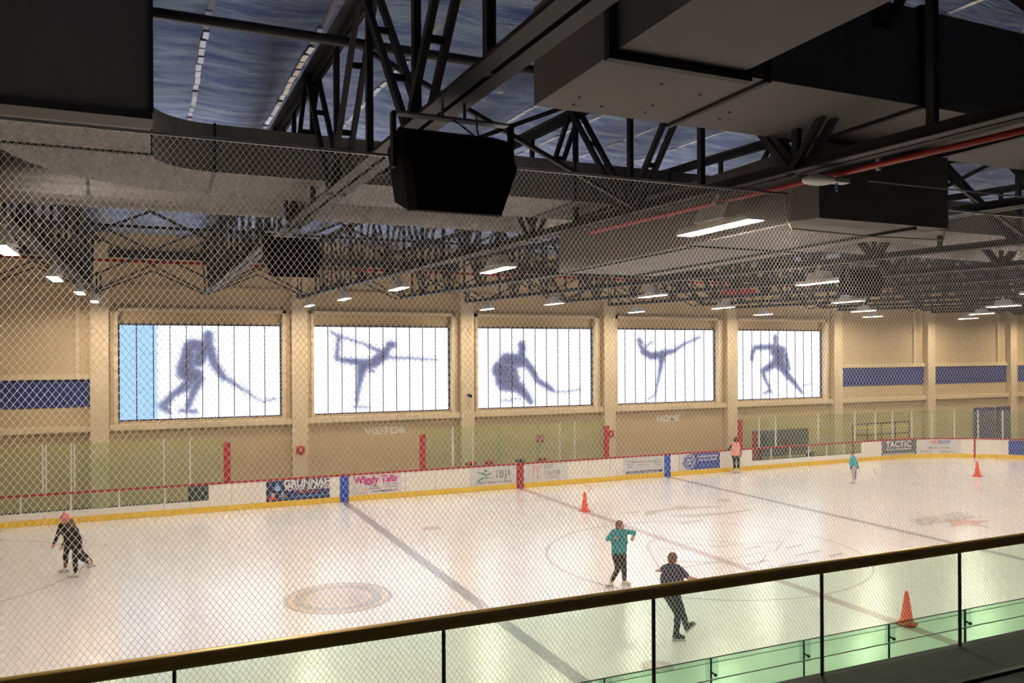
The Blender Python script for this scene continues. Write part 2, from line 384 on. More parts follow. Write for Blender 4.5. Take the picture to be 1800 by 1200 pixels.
for a, b in zip(seams, seams[1:]+[TOT]):
    low = any(c0-.3 <= a and b <= c1+.01 for c0, c1 in clear)
    bpart('board_panel', a+.006, b-.006, .22, .42 if low else CAPZ, 0, -.10, 'white_board')
    if low:
        bpart('clear_panel', a+.02, b-.02, .42, CAPZ, -.02, -.035, 'far_glass', label='clear lower board panel')
for a, b in clear:
    bpart('sill', a, b, .42, .445, .004, -.10, 'post')
    n = 6
    for i in range(n+1):
        ss = a+(b-a)*i/n; bpart('clear_panel_post', ss-.025, ss+.025, .42, CAPZ, -.01, -.06, 'post')
# coloured line bands on the boards
for x, m, l in ((-7.72, 'blue', 'blue band where the left blue line meets the boards'), (0, 'red', 'red band where the centre line meets the boards'), (7.72, 'blue', 'blue band where the right blue line meets the boards')):
    bpart('line_band', sx(x-.17), sx(x+.17), 0, CAPZ, .02, 0, m, label=l)
GS = ST + math.radians(35.9)*RC
bpart('goal_line_band', GS-.045, GS+.045, 0, CAPZ, .02, 0, 'red', label='narrow dark red goal line mark')
# advertising panels
def ad(s0, s1, m, label, z0=.245, z1=CAPZ-.02):
    return bpart('ad_panel', s0, s1, z0, z1, .014, 0, m, label=label)
def bt(body, s, z, size, m, parent, bold=0, align='CENTER', shear=0, space=1.0, squash=1.0, name='lettering'):
    me = text_verts(body, size, align, bold, .0015, space, shear)
    for v in me.vertices:
        p, nv = path(s + v.co.x*squash); q = p + nv*(.0165+v.co.z); v.co = Vector((q.x, q.y, z+v.co.y))
    me.update()
    o = link(name, me, m, parent); return o
def bpoly(pts, m, parent, name='logo_shape', o=.016):
    bm = bmesh.new()
    for k in pts:
        vs = []
        for s_, z_ in k:
            p, nv = path(s_); vs.append(bm.verts.new((*(p+nv*o), z_)))
        bm.faces.new(vs)
    return bmobj(name, bm, m, parent)
def bring(s, z, r, wd, n=36): return [[(s+(r+k*wd/2)*math.cos(t), z+(r+k*wd/2)*math.sin(t)) for k, t in ((-1, a), (1, a), (1, b), (-1, b))] for a, b in ((2*PI*i/n, 2*PI*(i+1)/n) for i in range(n))]
def bdisc(s, z, r, n=32): return [[(s+r*math.cos(2*PI*i/n), z+r*math.sin(2*PI*i/n)) for i in range(n)]]
# 1 navy skating school panel
s0, s1 = sx(-10.73), sx(-8.32); a = ad(s0, s1, 'navy', 'navy advertising panel with white lettering and a triangle logo', .23)
bt('GRUNNAH', s0+1.56, .87, .37, 'print_white', a, .012, squash=.98)
bt('POWER SKATING', s0+1.56, .67, .235, 'print_white', a, .006, squash=.93)
bt('TRAIN WITH US', s0+1.56, .53, .12, 'print_red', a, .002, squash=.9)
bt('grunnahpowerskating.com', s0+1.62, .37, .13, 'print_cyan', a, .001)
bpoly([[(s0+.27, .66), (s0+.58, .66), (s0+.425, .96)]], 'print_cyan', a); bpoly([[(s0+.05, .28), (s0+.40, .28), (s0+.225, .58)]], 'print_red', a); bpoly([[(s0+.48, .28), (s0+.83, .28), (s0+.655, .58)]], 'ad_dark', a)
bt('G', s0+.425, .71, .24, 'print_white', a, .004, name='logo_letter'); bt('P', s0+.24, .46, .24, 'print_white', a, .004, name='logo_letter'); bt('S', s0+.60, .46, .24, 'print_white', a, .004, name='logo_letter')
# 2 pink lettered panel
s0, s1 = sx(-7.5), sx(-5.36); a = ad(s0, s1, 'ad_pinkish', 'pale lilac advertising panel with magenta lettering')
bt('Wiggly Tails', s0+1.06, .82, .38, 'print_pink', a, .018, squash=.96)
for k, (tx, u, z) in enumerate((('• Doggie', .95, .58), ('• Boarding', .98, .47), ('• Play Tech', 1.68, .60), ('• Grooming', 1.68, .49))): bt(tx, s0+u, z, .125, 'print_black', a, .001)
bt('www.wigglytails.com', s0+1.45, .35, .13, 'print_black', a, .003)
bt('(847) 967-7222', s0+.42, .30, .09, 'navy2', a)
bpoly([[(s0+.15, .38), (s0+.22, .52), (s0+.36, .58), (s0+.34, .55), (s0+.24, .50), (s0+.18, .38)], [(s0+.36, .58), (s0+.48, .60), (s0+.52, .44), (s0+.49, .40), (s0+.46, .55)], [(s0+.55, .40), (s0+.62, .52), (s0+.70, .42), (s0+.66, .40)]], 'print_gold', a)
# 3 green figure panel
s0, s1 = sx(-2.32), sx(-.19); a = ad(s0, s1, 'ad_grey', 'pale grey advertising panel with a green leaping figure logo')
bt('IBJI', s0+1.5, .68, .44, 'print_black', a, .0, space=1.15)
bt('Move Better. Live Better.', s0+1.18, .36, .155, 'print_black', a, .001)
bpoly([[(s0+.28, .83), (s0+.55, .80), (s0+.72, .70), (s0+.95, .78), (s0+1.1, .90), (s0+.95, .73), (s0+.72, .63), (s0+.5, .74)], [(s0+.18, .28), (s0+.35, .48), (s0+.55, .60), (s0+1.1, .56), (s0+.6, .53), (s0+.42, .45)]], 'print_green', a)
bpoly(bdisc(s0+.70, .86, .05), 'print_green', a)
# 4 open-book logo panel
s0, s1 = sx(.20), sx(2.34); a = ad(s0, s1, 'ad_grey', 'pale grey advertising panel with a thin red angular logo')
bt('NEXT', s0+.97, .85, .30, 'print_black', a, -.002, align='LEFT', squash=.62); bt('CHAPTER', s0+.97, .57, .30, 'print_black', a, -.002, align='LEFT', squash=.62); bt('PROPERTIES', s0+.97, .38, .12, 'ad_dark', a, -.001, align='LEFT', squash=1.05)
def bline(pts, wd, m, par):
    q = []
    for (xa, ya), (xb, yb) in zip(pts, pts[1:]):
        L = math.hypot(xb-xa, yb-ya); nx, ny = -(yb-ya)/L*wd/2, (xb-xa)/L*wd/2
        q.append([(xa-nx, ya-ny), (xb-nx, yb-ny), (xb+nx, yb+ny), (xa+nx, ya+ny)])
    return bpoly(q, m, par, 'logo_outline')
bline([(s0+.45, .45), (s0+.45, .95), (s0+.65, .82), (s0+.85, .95)], .03, 'print_red', a); bline([(s0+.65, .82), (s0+.65, .36), (s0+.85, .48)], .03, 'print_red', a)
# 5 small-print panel
s0, s1 = sx(5.33), sx(7.5); a = ad(s0, s1, 'ad_grey', 'off-white advertising panel with small print and a navy bottom strip')
bt('Without\nIt Can\nWait', s0+.30, .72, .13, 'navy2', a); bt('NEEL MIRA & STRACHO', s0+1.08, .80, .125, 'print_black', a); bt('Attorneys at Law', s0+1.05, .66, .09, 'ad_dark', a); bt('1 Dave\nAdvocate\nTeam', s0+1.84, .74, .12, 'navy2', a)
bpoly([[(s0+.08, .27), (s1-.08, .27), (s1-.08, .385), (s0+.08, .385)]], 'navy', a, 'print_strip'); bt('847.925.1555 • neelandstracho.com', s0+1.08, .328, .115, 'print_white', a).location.y = -.004
# 6 navy panel with round seal
s0, s1 = sx(8.42), sx(10.8); a = ad(s0, s1, 'navy2', 'royal blue advertising panel with a round white seal on its left')
bpoly([[(s0, .245), (s0+.55, .245), (s0+.82, .36), (s0+.93, .63), (s0+.82, .90), (s0+.6, CAPZ-.02), (s0, CAPZ-.02)]], 'ad_grey', a, 'print_field', .0165)
for nm, pts, m, oo in (('seal_disc', bdisc(s0+.52, .63, .34), 'navy2', .018), ('seal_ring', bring(s0+.52, .63, .27, .025), 'print_white', .0195)): bpoly(pts, m, a, nm, oo)
bt('GSA\nTALK', s0+.52, .63, .16, 'print_white', a, .004).location.y = -.005
bt('If acting improved', s0+1.64, .87, .17, 'print_white', a, .004); bt('give us a shot!!', s0+1.64, .70, .185, 'print_white', a, .004); bt('usfigureskating.org', s0+1.60, .42, .12, 'print_cyan', a, .001)
# 7 charcoal panel, 8 pale panel, 9 navy panel round the corner
s0, s1 = sx(21.72), ST+2.13; a = ad(s0, s1, 'ad_dark', 'charcoal textured advertising panel with white angular lettering')
bt('TACTIC', (s0+s1)/2, .80, .46, 'print_white', a, .010, space=1.1, squash=.98); bt('HOCKEY DEVELOPMENT', (s0+s1)/2, .53, .15, 'print_white', a, .002, squash=1.05)
bline([(s0+.1, .30), (s1-.1, .30)], .03, 'print_white', a)
s0, s1 = ST+2.20, ST+4.66; a = ad(s0, s1, 'ad_grey', 'pale grey advertising panel with red and blue italic lettering')
bt('FAST', s0+.98, .87, .24, 'print_red', a, .008, shear=.3); bt('SIGNS', s0+1.52, .87, .24, 'navy2', a, .008, shear=.3); bt('More than fast. More than signs.', s0+1.25, .73, .07, 'print_black', a)
bt('Morton Grove', s0+1.24, .56, .19, 'print_black', a, .002); bt('(847) 967-7222', s0+.5, .35, .105, 'print_black', a, .001); bt('339@fastsigns.com', s0+1.72, .35, .105, 'print_black', a, .001)
s0 = ST+7.0; a = ad(s0, s0+2.4, 'navy2', 'royal blue advertising panel at the right edge of the photo'); bt('*Nova', s0+1.15, .76, .33, 'print_white', a, .008); bt('Health', s0+1.0, .42, .16, 'print_green', a, .003)
# shielding: clear panes, posts, red end posts
def glass_run(ss, z1=2.78, m='far_glass'):
    for p, q in zip(ss, ss[1:]):
        bpart('glass_pane', p+.02, q-.02, CAPZ+.055, z1, -.05, -.062, m)
def post(s_, w_=.035, z1=2.80, m='post', lab=None, name='glass_post'): bpart(name, s_-w_/2, s_+w_/2, CAPZ+.055, z1, -.03, -.085, m, label=lab)
L1 = [sx(v) for v in (-21.95, -20.1, -18.18, -17.3, -14.35, -13.45, -12.2)]
glass_run(L1)
for v in (-18.23, -18.13, -17.36, -17.25, -14.35, -13.45): post(sx(v), .04)
L2 = [sx(v) for v in (-4.43, -3.1, -1.9, -.6, .7, 1.95, 2.75, 4.4)]
glass_run(L2)
post(sx(-3.1), .06)
for v in (-2.2, 2.0, 2.75): post(sx(v), .025)
for v in (-.9, 1.0): bpart('glass_sheet_edge', sx(v)-.08, sx(v)+.08, CAPZ+.055, 2.75, -.2, -.21, 'far_glass')
R1 = [sx(12.1), sx(13.3), sx(14.37), sx(17.23), sx(19.8), sx(21.3), ST+.61, ST+1.89, ST+3.08, ST+4.31, ST+5.54, ST+6.74, ST+8.0, ST+9.3, ST+10.6, ST+12, ST+13.4, ST+15.6, ST+17.8, ST+20, ST+22.2]
glass_run(R1, 2.62)
for v in R1[1:]: post(v, .05, 2.64)
for v, z in ((-12.15, 2.6), (-4.43, 2.55), (4.41, 2.56), (12.12, 2.55)):
    post(sx(v), .25, z, 'red', 'thick dark red padded end post', 'padded_post')
# near side shielding below the net
NS = ST+AR+EN+AR           # start of near straight (runs right to left)
xs = [-3.66+1.215*i for i in range(-4, 1)] + [-4.89, -6.104, -7.31, -8.52, -9.70, -10.9, -12.1, -13.3, -14.5, -15.7, -16.9, -18.1, -19.3]
xs = sorted(set(round(v, 3) for v in xs))
ns = sorted(NS + (HX-RC) - v for v in xs)
for p, q in zip(ns, ns[1:]):
    bpart('near_glass_pane', p+.006, q-.006, CAPZ+.055, 2.85, -.045, -.06, 'near_glass', label='tall clear pane of the near boards')
for p in ns:
    bpart('pane_joint', p-.006, p+.006, CAPZ+.055, 2.85, -.046, -.059, 'gskt')
    bpart('clip_plate', p-.075, p+.075, 2.63, 2.86, -.066, -.072, 'clip', label='cloudy plastic joint clip')
    bm = bmesh.new(); q, nv = path(p); tube(bm, [(*(q-nv*.05), 2.72), (*(q-nv*.115), 2.71)], .009); tube(bm, [(*(q-nv*.115), 2.71), (*(q-nv*.125), 2.71)], .016)
    o = bmobj('clip_bolt', bm, 'gskt', boards); o.matrix_parent_inverse = Matrix.Translation((0, -HY, 0))
bpart('near_top_edge', ns[0], ns[-1], 2.85, 2.857, -.046, -.059, 'gskt')

# ------------------------------------------------------------------ far wall with pilasters and backlit windows
wall = boxo('wall_far', X0, X1, 16.75, 17.0, -.4, 11.0, 'tan'); wall['kind'] = 'structure'
WX = [-15.93, -8.28, -.658, 6.965, 14.585]; PW = .6217; WZ0, WZ1 = 3.33, 7.12
def wpart(name, x0, x1, y0, y1, z0, z1, m='tan', label=None, bevel=0):
    o = boxo(name, x0, x1, y0, y1, z0, z1, m, wall, bevel)
    if label: o['label'] = label
    return o
wpart('wall_field', X0, X1, 16.3, 16.75, 7.66, 11.0); wpart('wall_field', X0, X1, 16.3, 16.75, -.4, 3.27)
edges = [X0] + [v for x in WX for v in (x-.04, x+10*PW+.06)] + [X1]
for i in range(0, len(edges), 2): wpart('wall_field', edges[i], edges[i+1], 16.3, 16.75, 3.27, 7.66)
PIL = [XA + 7.667*k for k in range(-0, 8)]
for x in PIL:
    if x < X1: wpart('pilaster', x-.33, x+.33, 15.95, 16.3, -.03, 10.4, 'tan_light', bevel=.02)
bays = [X0] + PIL + [X1]
for i, (a, b) in enumerate(zip(bays, bays[1:])):
    a2, b2 = a+(.34 if i else 0), b-(.34 if i < len(bays)-2 else 0)
    if b2 <= a2: continue
    wpart('ledge', a2, b2, 16.06, 16.3, 2.93, 3.19, 'tan_light', bevel=.02)
    wpart('cornice', a2, b2, 16.18, 16.3, 8.55, 8.70, 'tan')
    if 1 <= i <= 5:
        x = WX[i-1]
        wpart('window_surround', x-.17, x-.045, 16.1, 16.3, 3.19, 7.80, 'tan_light'); wpart('window_surround', x+10*PW+.065, x+10*PW+.2, 16.1, 16.3, 3.19, 7.80, 'tan_light')
        wpart('window_surround', x-.17, x+10*PW+.2, 16.1, 16.3, 7.66, 7.80, 'tan_light')
        for xx in (x+1.9, x+4.2): wpart('panel_joint', xx-.01, xx+.01, 16.285, 16.3, 7.9, 8.5, 'tan_light')
    else:
        wpart('blue_band', a2, b2, 16.27, 16.3, 3.90, 4.97, 'blue_band', 'navy blue painted band')
        wpart('ledge', a2, b2, 16.16, 16.3, 4.98, 5.20, 'tan_light', bevel=.02)
        wpart('panel_frame', b2-.5, b2-.35, 16.2, 16.3, 5.2, 8.55, 'tan_light') if i == 0 else wpart('panel_frame', b2-.9, b2-.75, 16.2, 16.3, 5.2, 8.55, 'tan_light')
wpart('roof_ledger', X0, X1, 16.12, 16.3, 9.80, 10.12, 'dark_steel', 'dark steel ledger under the roof')
# pilaster devices
for k, z in ((1, 1.83), (3, 1.85), (2, 1.75)):
    x = PIL[k] if k != 2 else 2.6
    y = 15.95 if k != 2 else 16.295
    d = boxo('alarm_box', x-.17, x+.17, y-.07, y, z-.17, z+.17, 'alarm')
    tag(d, {1: 'small red alarm box on the pilaster right of the first window', 3: 'small red alarm box on the pilaster above the pink-vested skater', 2: 'small red alarm box low on the wall under the middle window'}[k], 'alarm box')
    bm = bmesh.new(); tube(bm, [(x, y-.07, z), (x, y-.10, z)], .05, 12); bmobj('strobe', bm, 'white', d)
cb = empty('wall_camera', (PIL[2], 15.95, 4.0), label='small grey camera on the pilaster left of the middle window', category='camera')
bm = bmesh.new(); box(bm, -.09, .09, -.06, 0, -.08, .08); bmobj('mount', bm, 'housing', cb)
bm = bmesh.new(); tube(bm, [(0, -.06, 0), (.06, -.28, -.05)], .06, 10); bmobj('lens_barrel', bm, 'black', cb)
# windows, with silhouettes printed on the panes
SIL = {0: [(-12.59,6.74,.23,-12.63,6.24,.25),(-13.21,6.32,.29,-12.63,6.24,.29),(-13.32,6.24,.29,-13.48,5.22,.39),(-12.79,6.24,.33,-12.98,5.66,.29),(-13.48,5.34,.39,-13.25,5.01,.39),(-13.41,4.68,.25,-13.98,4.28,.15),(-13.98,4.28,.16,-14.32,3.85,.2),(-14.28,3.8,.2,-14.13,3.6,.12),(-13.1,5.05,.35,-12.99,4.84,.25),(-12.99,4.88,.25,-13.26,4.18,.16),(-13.26,4.18,.16,-13.39,3.78,.14),(-13.68,3.64,.1,-13.11,3.58,.12),(-12.55,6.16,.25,-12.36,5.53,.2),(-12.36,5.53,.2,-11.97,4.94,.16),(-11.85,4.9,.12,-10.45,3.9,.03),(-10.45,3.9,.04,-9.92,4.03,.06)],
1: [(-4.87,6.32,.21,-4.74,6.34,.2),(-4.96,6.15,.19,-5.13,5.9,.27),(-5.13,5.9,.29,-5.6,5.52,.27),(-5.6,5.52,.25,-6.06,5.45,.29),(-6.11,5.36,.31,-6.19,5.03,.21),(-6.19,5.03,.21,-6.3,4.37,.12),(-6.3,4.37,.12,-6.37,3.75,.09),(-6.47,3.59,.07,-5.87,3.53,.04),(-6.11,5.53,.21,-7.22,5.7,.11),(-7.26,5.74,.13,-7.2,6.48,.1),(-7.2,6.52,.12,-7.13,6.69,.12),(-7.13,6.69,.11,-7.52,6.91,.07),(-7.01,6.69,.07,-6.1,6.4,.07),(-6.1,6.4,.07,-5.26,6.02,.13),(-5.73,5.19,.12,-5.6,5.15,.08),(-4.92,5.77,.09,-3.87,5.72,.07),(-3.87,5.72,.07,-2.67,5.65,.04)],
2: [(1.74,6.33,.23,1.76,6.14,.23),(1.76,6.06,.21,1.67,5.73,.25),(.94,5.57,.41,1.62,5.56,.37),(.63,5.12,.49,1.03,4.99,.54),(.67,4.62,.37,1.21,4.65,.45),(.76,4.37,.29,1.48,4.32,.33),(1.57,4.27,.31,2.02,3.81,.21),(2.02,3.81,.21,2.21,3.55,.16),(1.85,5.56,.25,2.22,5.18,.21),(2.22,5.18,.21,2.58,4.59,.17),(2.58,4.59,.16,3.33,4.15,.16),(3.33,4.15,.14,3.52,4.02,.08),(3.52,4.02,.04,4.28,4.0,.04),(4.28,4.0,.04,4.96,4.12,.04),(.66,3.68,.04,1.2,3.62,.04),(1.2,3.74,.03,1.66,3.69,.03)],
3: [(8.46,6.59,.15,8.6,6.44,.14),(8.46,6.4,.12,8.69,6.08,.16),(8.69,6.0,.19,9.2,5.76,.22),(9.2,5.76,.22,9.86,5.8,.24),(9.86,5.76,.28,9.81,5.32,.16),(9.81,5.32,.17,9.66,4.6,.1),(9.66,4.6,.1,9.47,3.84,.06),(9.37,3.69,.06,9.0,3.5,.04),(9.47,3.88,.06,9.44,3.69,.06),(9.86,5.88,.22,10.58,6.0,.14),(10.58,6.0,.13,11.32,6.4,.09),(11.32,6.4,.08,12.01,6.64,.07),(12.01,6.66,.09,12.31,6.75,.07),(8.78,6.2,.06,9.3,6.52,.05),(8.78,6.04,.12,8.87,6.24,.07)],
4: [(17.51,6.79,.17,17.51,6.49,.18),(17.39,6.19,.26,18.05,6.02,.26),(17.5,6.02,.39,17.89,5.67,.39),(17.66,5.41,.43,17.94,5.24,.39),(18.05,5.02,.3,18.38,4.63,.22),(17.18,6.23,.18,16.1,6.19,.16),(16.04,6.15,.16,15.85,5.77,.14),(15.85,5.73,.14,15.83,5.56,.14),(17.39,5.25,.26,16.68,4.91,.19),(16.63,4.87,.18,16.73,4.48,.13),(16.73,4.48,.13,17.08,3.88,.1),(17.08,3.79,.12,16.67,3.59,.06),(17.11,3.84,.09,17.24,3.62,.06),(18.38,4.63,.22,18.88,4.19,.17),(18.88,4.19,.16,19.44,3.61,.11),(18.27,5.76,.17,18.49,4.98,.15),(19.52,4.0,.03,20.07,4.08,.03)]}
def sil_field(i, x, z):
    d = 9.0
    for xa, za, ra, xb, zb, rb in SIL[i]:
        vx, vz = xb-xa, zb-za; t = max(0, min(1, ((x-xa)*vx+(z-za)*vz)/max(1e-6, vx*vx+vz*vz)))
        d = min(d, math.hypot(x-xa-t*vx, z-za-t*vz) - (ra+(rb-ra)*t))
    return d
for i, x0 in enumerate(WX):
    win = empty('window_%d' % (i+1), (x0+5*PW, 16.5, WZ0), kind='structure', label=['backlit window with the shadow of a hockey player and stick, pale blue at its left', 'backlit window with the shadow of a skater holding one foot up behind', 'backlit window with the shadow of a crouching goalkeeper', 'backlit window with the shadow of a skater with one leg stretched out behind', 'backlit window with the shadow of a striding hockey player'][i])
    inv = Matrix.Translation((-(x0+5*PW), -16.5, -WZ0))
    def wadd(o): o.parent = win; o.matrix_parent_inverse = inv; return o
    NX, NZ = 16, 88
    for p in range(10):
        xa, xb = x0+p*PW+.014, x0+(p+1)*PW-.014
        vs, cs, fs = [], [], []
        for a in range(NX+1):
            for b in range(NZ+1):
                x = xa+(xb-xa)*a/NX; z = WZ0+(WZ1-WZ0)*b/NZ; vs.append((x, 16.5, z))
                d = sil_field(i, x, z); t = max(0, min(1, (.20-d)/.33)); t = t*t*(3-2*t)
                core = max(0, min(1, (-d-.05)/.25))
                base = Vector((.93, .96, 1.0))
                if i == 0:
                    k = max(0, min(1, (x0+1.62-x)/.35)); k = k*k*(3-2*k); base = base.lerp(Vector((.21, .36, .56)), k)
                dark = Vector((.082, .10, .21)).lerp(Vector((.045, .050, .10)), core)
                cs.append(base.lerp(dark, t*.97))
        for a in range(NX):
            for b in range(NZ):
                k = a*(NZ+1)+b; fs.append((k, k+NZ+1, k+NZ+2, k+1))
        me = bpy.data.meshes.new('pane'); me.from_pydata(vs, [], fs)
        at = me.color_attributes.new('print', 'FLOAT_COLOR', 'POINT')
        at.data.foreach_set('color', [c for v in cs for c in (*v, 1.0)])
        wadd(link('pane', me, 'screen'))
    for p in range(1, 10): wadd(boxo('mullion', x0+p*PW-.02, x0+p*PW+.02, 16.47, 16.52, WZ0, WZ1, 'mullion'))
    wadd(boxo('frame_side', x0-.06, x0, 16.42, 16.56, WZ0-.08, WZ1+.08, 'mullion')); wadd(boxo('frame_side', x0+10*PW, x0+10*PW+.06, 16.42, 16.56, WZ0-.08, WZ1+.08, 'mullion'))
    wadd(boxo('frame_top', x0, x0+10*PW, 16.42, 16.56, WZ1, WZ1+.08, 'mullion')); wadd(boxo('frame_bottom', x0, x0+10*PW, 16.42, 16.56, WZ0-.08, WZ0, 'mullion'))
    wadd(boxo('backing', x0-.04, x0+10*PW+.05, 16.58, 16.75, 3.27, 7.66, 'tan'))
# wall lettering
for body, x in (('VISITOR', -5.15), ('HOME', 10.1)):
    me = text_verts(body, .5, ext=.004, bold=.006, space=1.05)
    for v in me.vertices: v.co = Vector((x+v.co.x, 16.295-v.co.z, 2.46+v.co.y*.9))
    link('lettering', me, 'wall_letter', wall)['label'] = 'thin pale capital letters'

# side and back walls, ceiling
boxo('wall_left', X0-.3, X0, Y0, 17, -.4, 11, 'tan')['kind'] = 'structure'
boxo('wall_right', X1, X1+.3, Y0, 17, -.4, 11, 'tan')['kind'] = 'structure'
boxo('wall_back', X0, X1, Y0-.3, Y0, -.4, 11, 'back_wall')['kind'] = 'structure'
ceil = empty('ceiling', (0, 0, 0), kind='structure', label='crinkled blue-silver foil insulation under the roof')
PANEL = DX/3
protos = []
for v in range(4):
    vs, fs = [], []; NXp, NYp = 12, 110
    for a in range(NXp+1):
        for b in range(NYp+1):
            x = PANEL*a/NXp; y = Y0+(17-Y0)*b/NYp
            sag = -.05*math.sin(PI*a/NXp)*(1+.5*mnoise.noise(Vector((v*7.1, y*.8, 0)))) + .035*mnoise.noise(Vector((x*1.5+v*9, y*2.2, 3)))*math.sin(PI*a/NXp)
            vs.append((x, y, ztop(y)+.42+sag))
    for a in range(NXp):
        for b in range(NYp):
            k = a*(NYp+1)+b; fs.append((k, k+NYp+1, k+NYp+2, k+1))
    me = bpy.data.meshes.new('foil_panel'); me.from_pydata(vs, [], fs); me.materials.append(M['foil'])
    for p in me.polygons: p.use_smooth = True
    protos.append(me)
bm = bmesh.new()
ys = [Y0+.35*i for i in range(int((17-Y0)/.35))]
for ya, yb in zip(ys, ys[1:]):
    o = random.uniform(-.012, .012); bar(bm, (o, ya, ztop(ya)+.41+random.uniform(-.02, .01)), (o, yb-.02, ztop(yb)+.41), .07, .012)
tape = bpy.data.meshes.new('seam_tape'); bm.to_mesh(tape); bm.free(); tape.materials.append(M['seam'])
n = int((X1-X0)/PANEL)+1
xs0 = XA - DX - 4*PANEL*.5
x = XA - 2*DX
i = 0
while x < X1:
    o = link('foil_panel', protos[i % 4], None, ceil); o.location.x = x
    t = link('seam_tape', tape, None, ceil); t.location.x = x
    x += PANEL; i += 1
boxo('roof_deck', X0, X1, Y0, 17, 11.0, 11.1, 'back_wall', ceil)

# ------------------------------------------------------------------ roof trusses
def chord_mesh(ya, yb, zf, flip):
    bm = bmesh.new(); s = 1 if flip else -1      # flip: top chord, flanges on top
    for sd in (-1, 1):
        xa, xb = sd*.02, sd*.135
        x_in = sd*.026
        bar(bm, ((xa+xb)/2, ya, zf(ya)), ((xa+xb)/2, yb, zf(yb)), .115, .012)
        bar(bm, (x_in, ya, zf(ya)-s*.06), (x_in, yb, zf(yb)-s*.06), .012, .12)
    me = bpy.data.meshes.new('chord'); bmesh.ops.recalc_face_normals(bm, faces=bm.faces[:]); bm.to_mesh(me); bm.free(); me.materials.append(M['dark_steel']); return me
TY0 = -24.0
top_me = chord_mesh(TY0, 16.25, ztop, True); top_me.name = 'top_chord'
bot_me = [chord_mesh(TY0, 16.0, zbot, False), chord_mesh(TY0, 13.4, zbot, False)]
web = []
def web_mesh(p, q, twin, wd=.07):
    bm = bmesh.new(); p, q = Vector(p), Vector(q)
    if twin:
        for sd in (-1, 1): bar(bm, p+Vector((sd*.075, 0, 0)), q+Vector((sd*.075, 0, 0)), .05, wd)
        for t in (.33, .66):
            c = p.lerp(q, t); bar(bm, c-Vector((.1, 0, 0)), c+Vector((.1, 0, 0)), .02, .06, Vector((0, 1, 0)))
    else: bar(bm, p, q, .06, .075)
    bmesh.ops.recalc_face_normals(bm, faces=bm.faces[:]); me = bpy.data.meshes.new('web_member'); bm.to_mesh(me); bm.free(); me.materials.append(M['dark_steel']); return me
yb = -22.4
while yb < 16.3:
    B = lambda y: Vector((0, y, zbot(y))); T = lambda y: Vector((0, y, ztop(y)))
    if yb < 13.5:
        web.append(web_mesh(B(yb), T(yb), False)); web.append(web_mesh(B(yb), T(yb-1.5), True)); web.append(web_mesh(B(yb), T(yb+1.5), True))
        web.append(web_mesh(B(yb+1.5), T(yb+1.5), False)) if yb+1.5 < 13.3 else None
    yb += 3.0
end_even = web_mesh((0, 15.9, zbot(15.9)), (0, 16.1, ztop(16.1)), True); end_diag = web_mesh((0, 13.3, zbot(13.3)), (0, 16.1, ztop(16.1)), True)
places = ['beyond the left edge of the photo', 'ending at the pilaster left of the first window', 'ending above the middle of the first window', 'ending at the pilaster between first and second windows', 'ending above the middle of the second window', 'ending at the pilaster left of the middle window', 'ending above the middle window', 'ending at the pilaster right of the middle window', 'ending above the fourth window', 'ending at the pilaster left of the last window', 'ending above the last window', 'ending at the pilaster right of the last window', 'ending above the blue band next to the last window', 'ending at the rightmost wall pilaster', 'ending beyond the rightmost wall pilaster', 'farthest right beside the end wall']
truss_x = []
for k in range(-1, 15):
    x = XA + k*DX
    if x > X1-.5: break
    truss_x.append(x); even = (k % 2 == 0)
    t = empty('roof_truss', (x, 0, 0), label='dark steel roof truss ' + places[k+1], category='roof truss', group='roof trusses spanning the rink')
    link('top_chord', top_me, None, t); link('bottom_chord', bot_me[0 if even else 1], None, t)
    for me in web: link('web_member', me, None, t)
    link('web_member', end_even if even else end_diag, None, t)
# cross braces between trusses
for y, lab in ((-10.7, 'thin steel cross braces between the trusses nearest the viewer'), (-1.5, 'thin steel cross braces between trusses over the near half of the ice'), (7.5, 'thin steel cross braces between trusses over the far half of the ice'), (13.4, 'thin steel cross braces between trusses close to the window wall')):
    e = empty('cross_bracing', (0, y, zbot(y)), label=lab, category='bracing')
    inv = Matrix.Translation((0, -y, -zbot(y)))
    bms = None
    bm = bmesh.new(); bar(bm, (.08, 0, .06), (DX-.08, 0, ztop(y)-zbot(y)-.06), .05, .05, Vector((0, 1, 0))); ma = bpy.data.meshes.new('brace_bar'); bm.to_mesh(ma); bm.free(); ma.materials.append(M['dark_steel'])
    bm = bmesh.new(); bar(bm, (.08, .06, ztop(y)-zbot(y)-.06), (DX-.08, .06, .06), .05, .05, Vector((0, 1, 0))); mb = bpy.data.meshes.new('brace_bar'); bm.to_mesh(mb); bm.free(); mb.materials.append(M['dark_steel'])
    for x in truss_x[:-1]:
        if y == -10.7 and (abs(x-XA) < .1 or abs(x-XA-2*DX) < .1): continue
        for me in (ma, mb): o = link('brace_bar', me, None, e); o.location.x = x
    if y > 10:
        bm = bmesh.new(); bar(bm, (.05, 0, 0), (DX/2, 0, .85), .05, .05, Vector((0, 1, 0))); bar(bm, (DX/2, 0, .85), (DX-.05, 0, 0), .05, .05, Vector((0, 1, 0))); mc = bpy.data.meshes.new('knee_brace'); bm.to_mesh(mc); bm.free(); mc.materials.append(M['dark_steel'])
        for x in truss_x[:-1]: o = link('knee_brace', mc, None, e); o.location = (x, .8, .02)
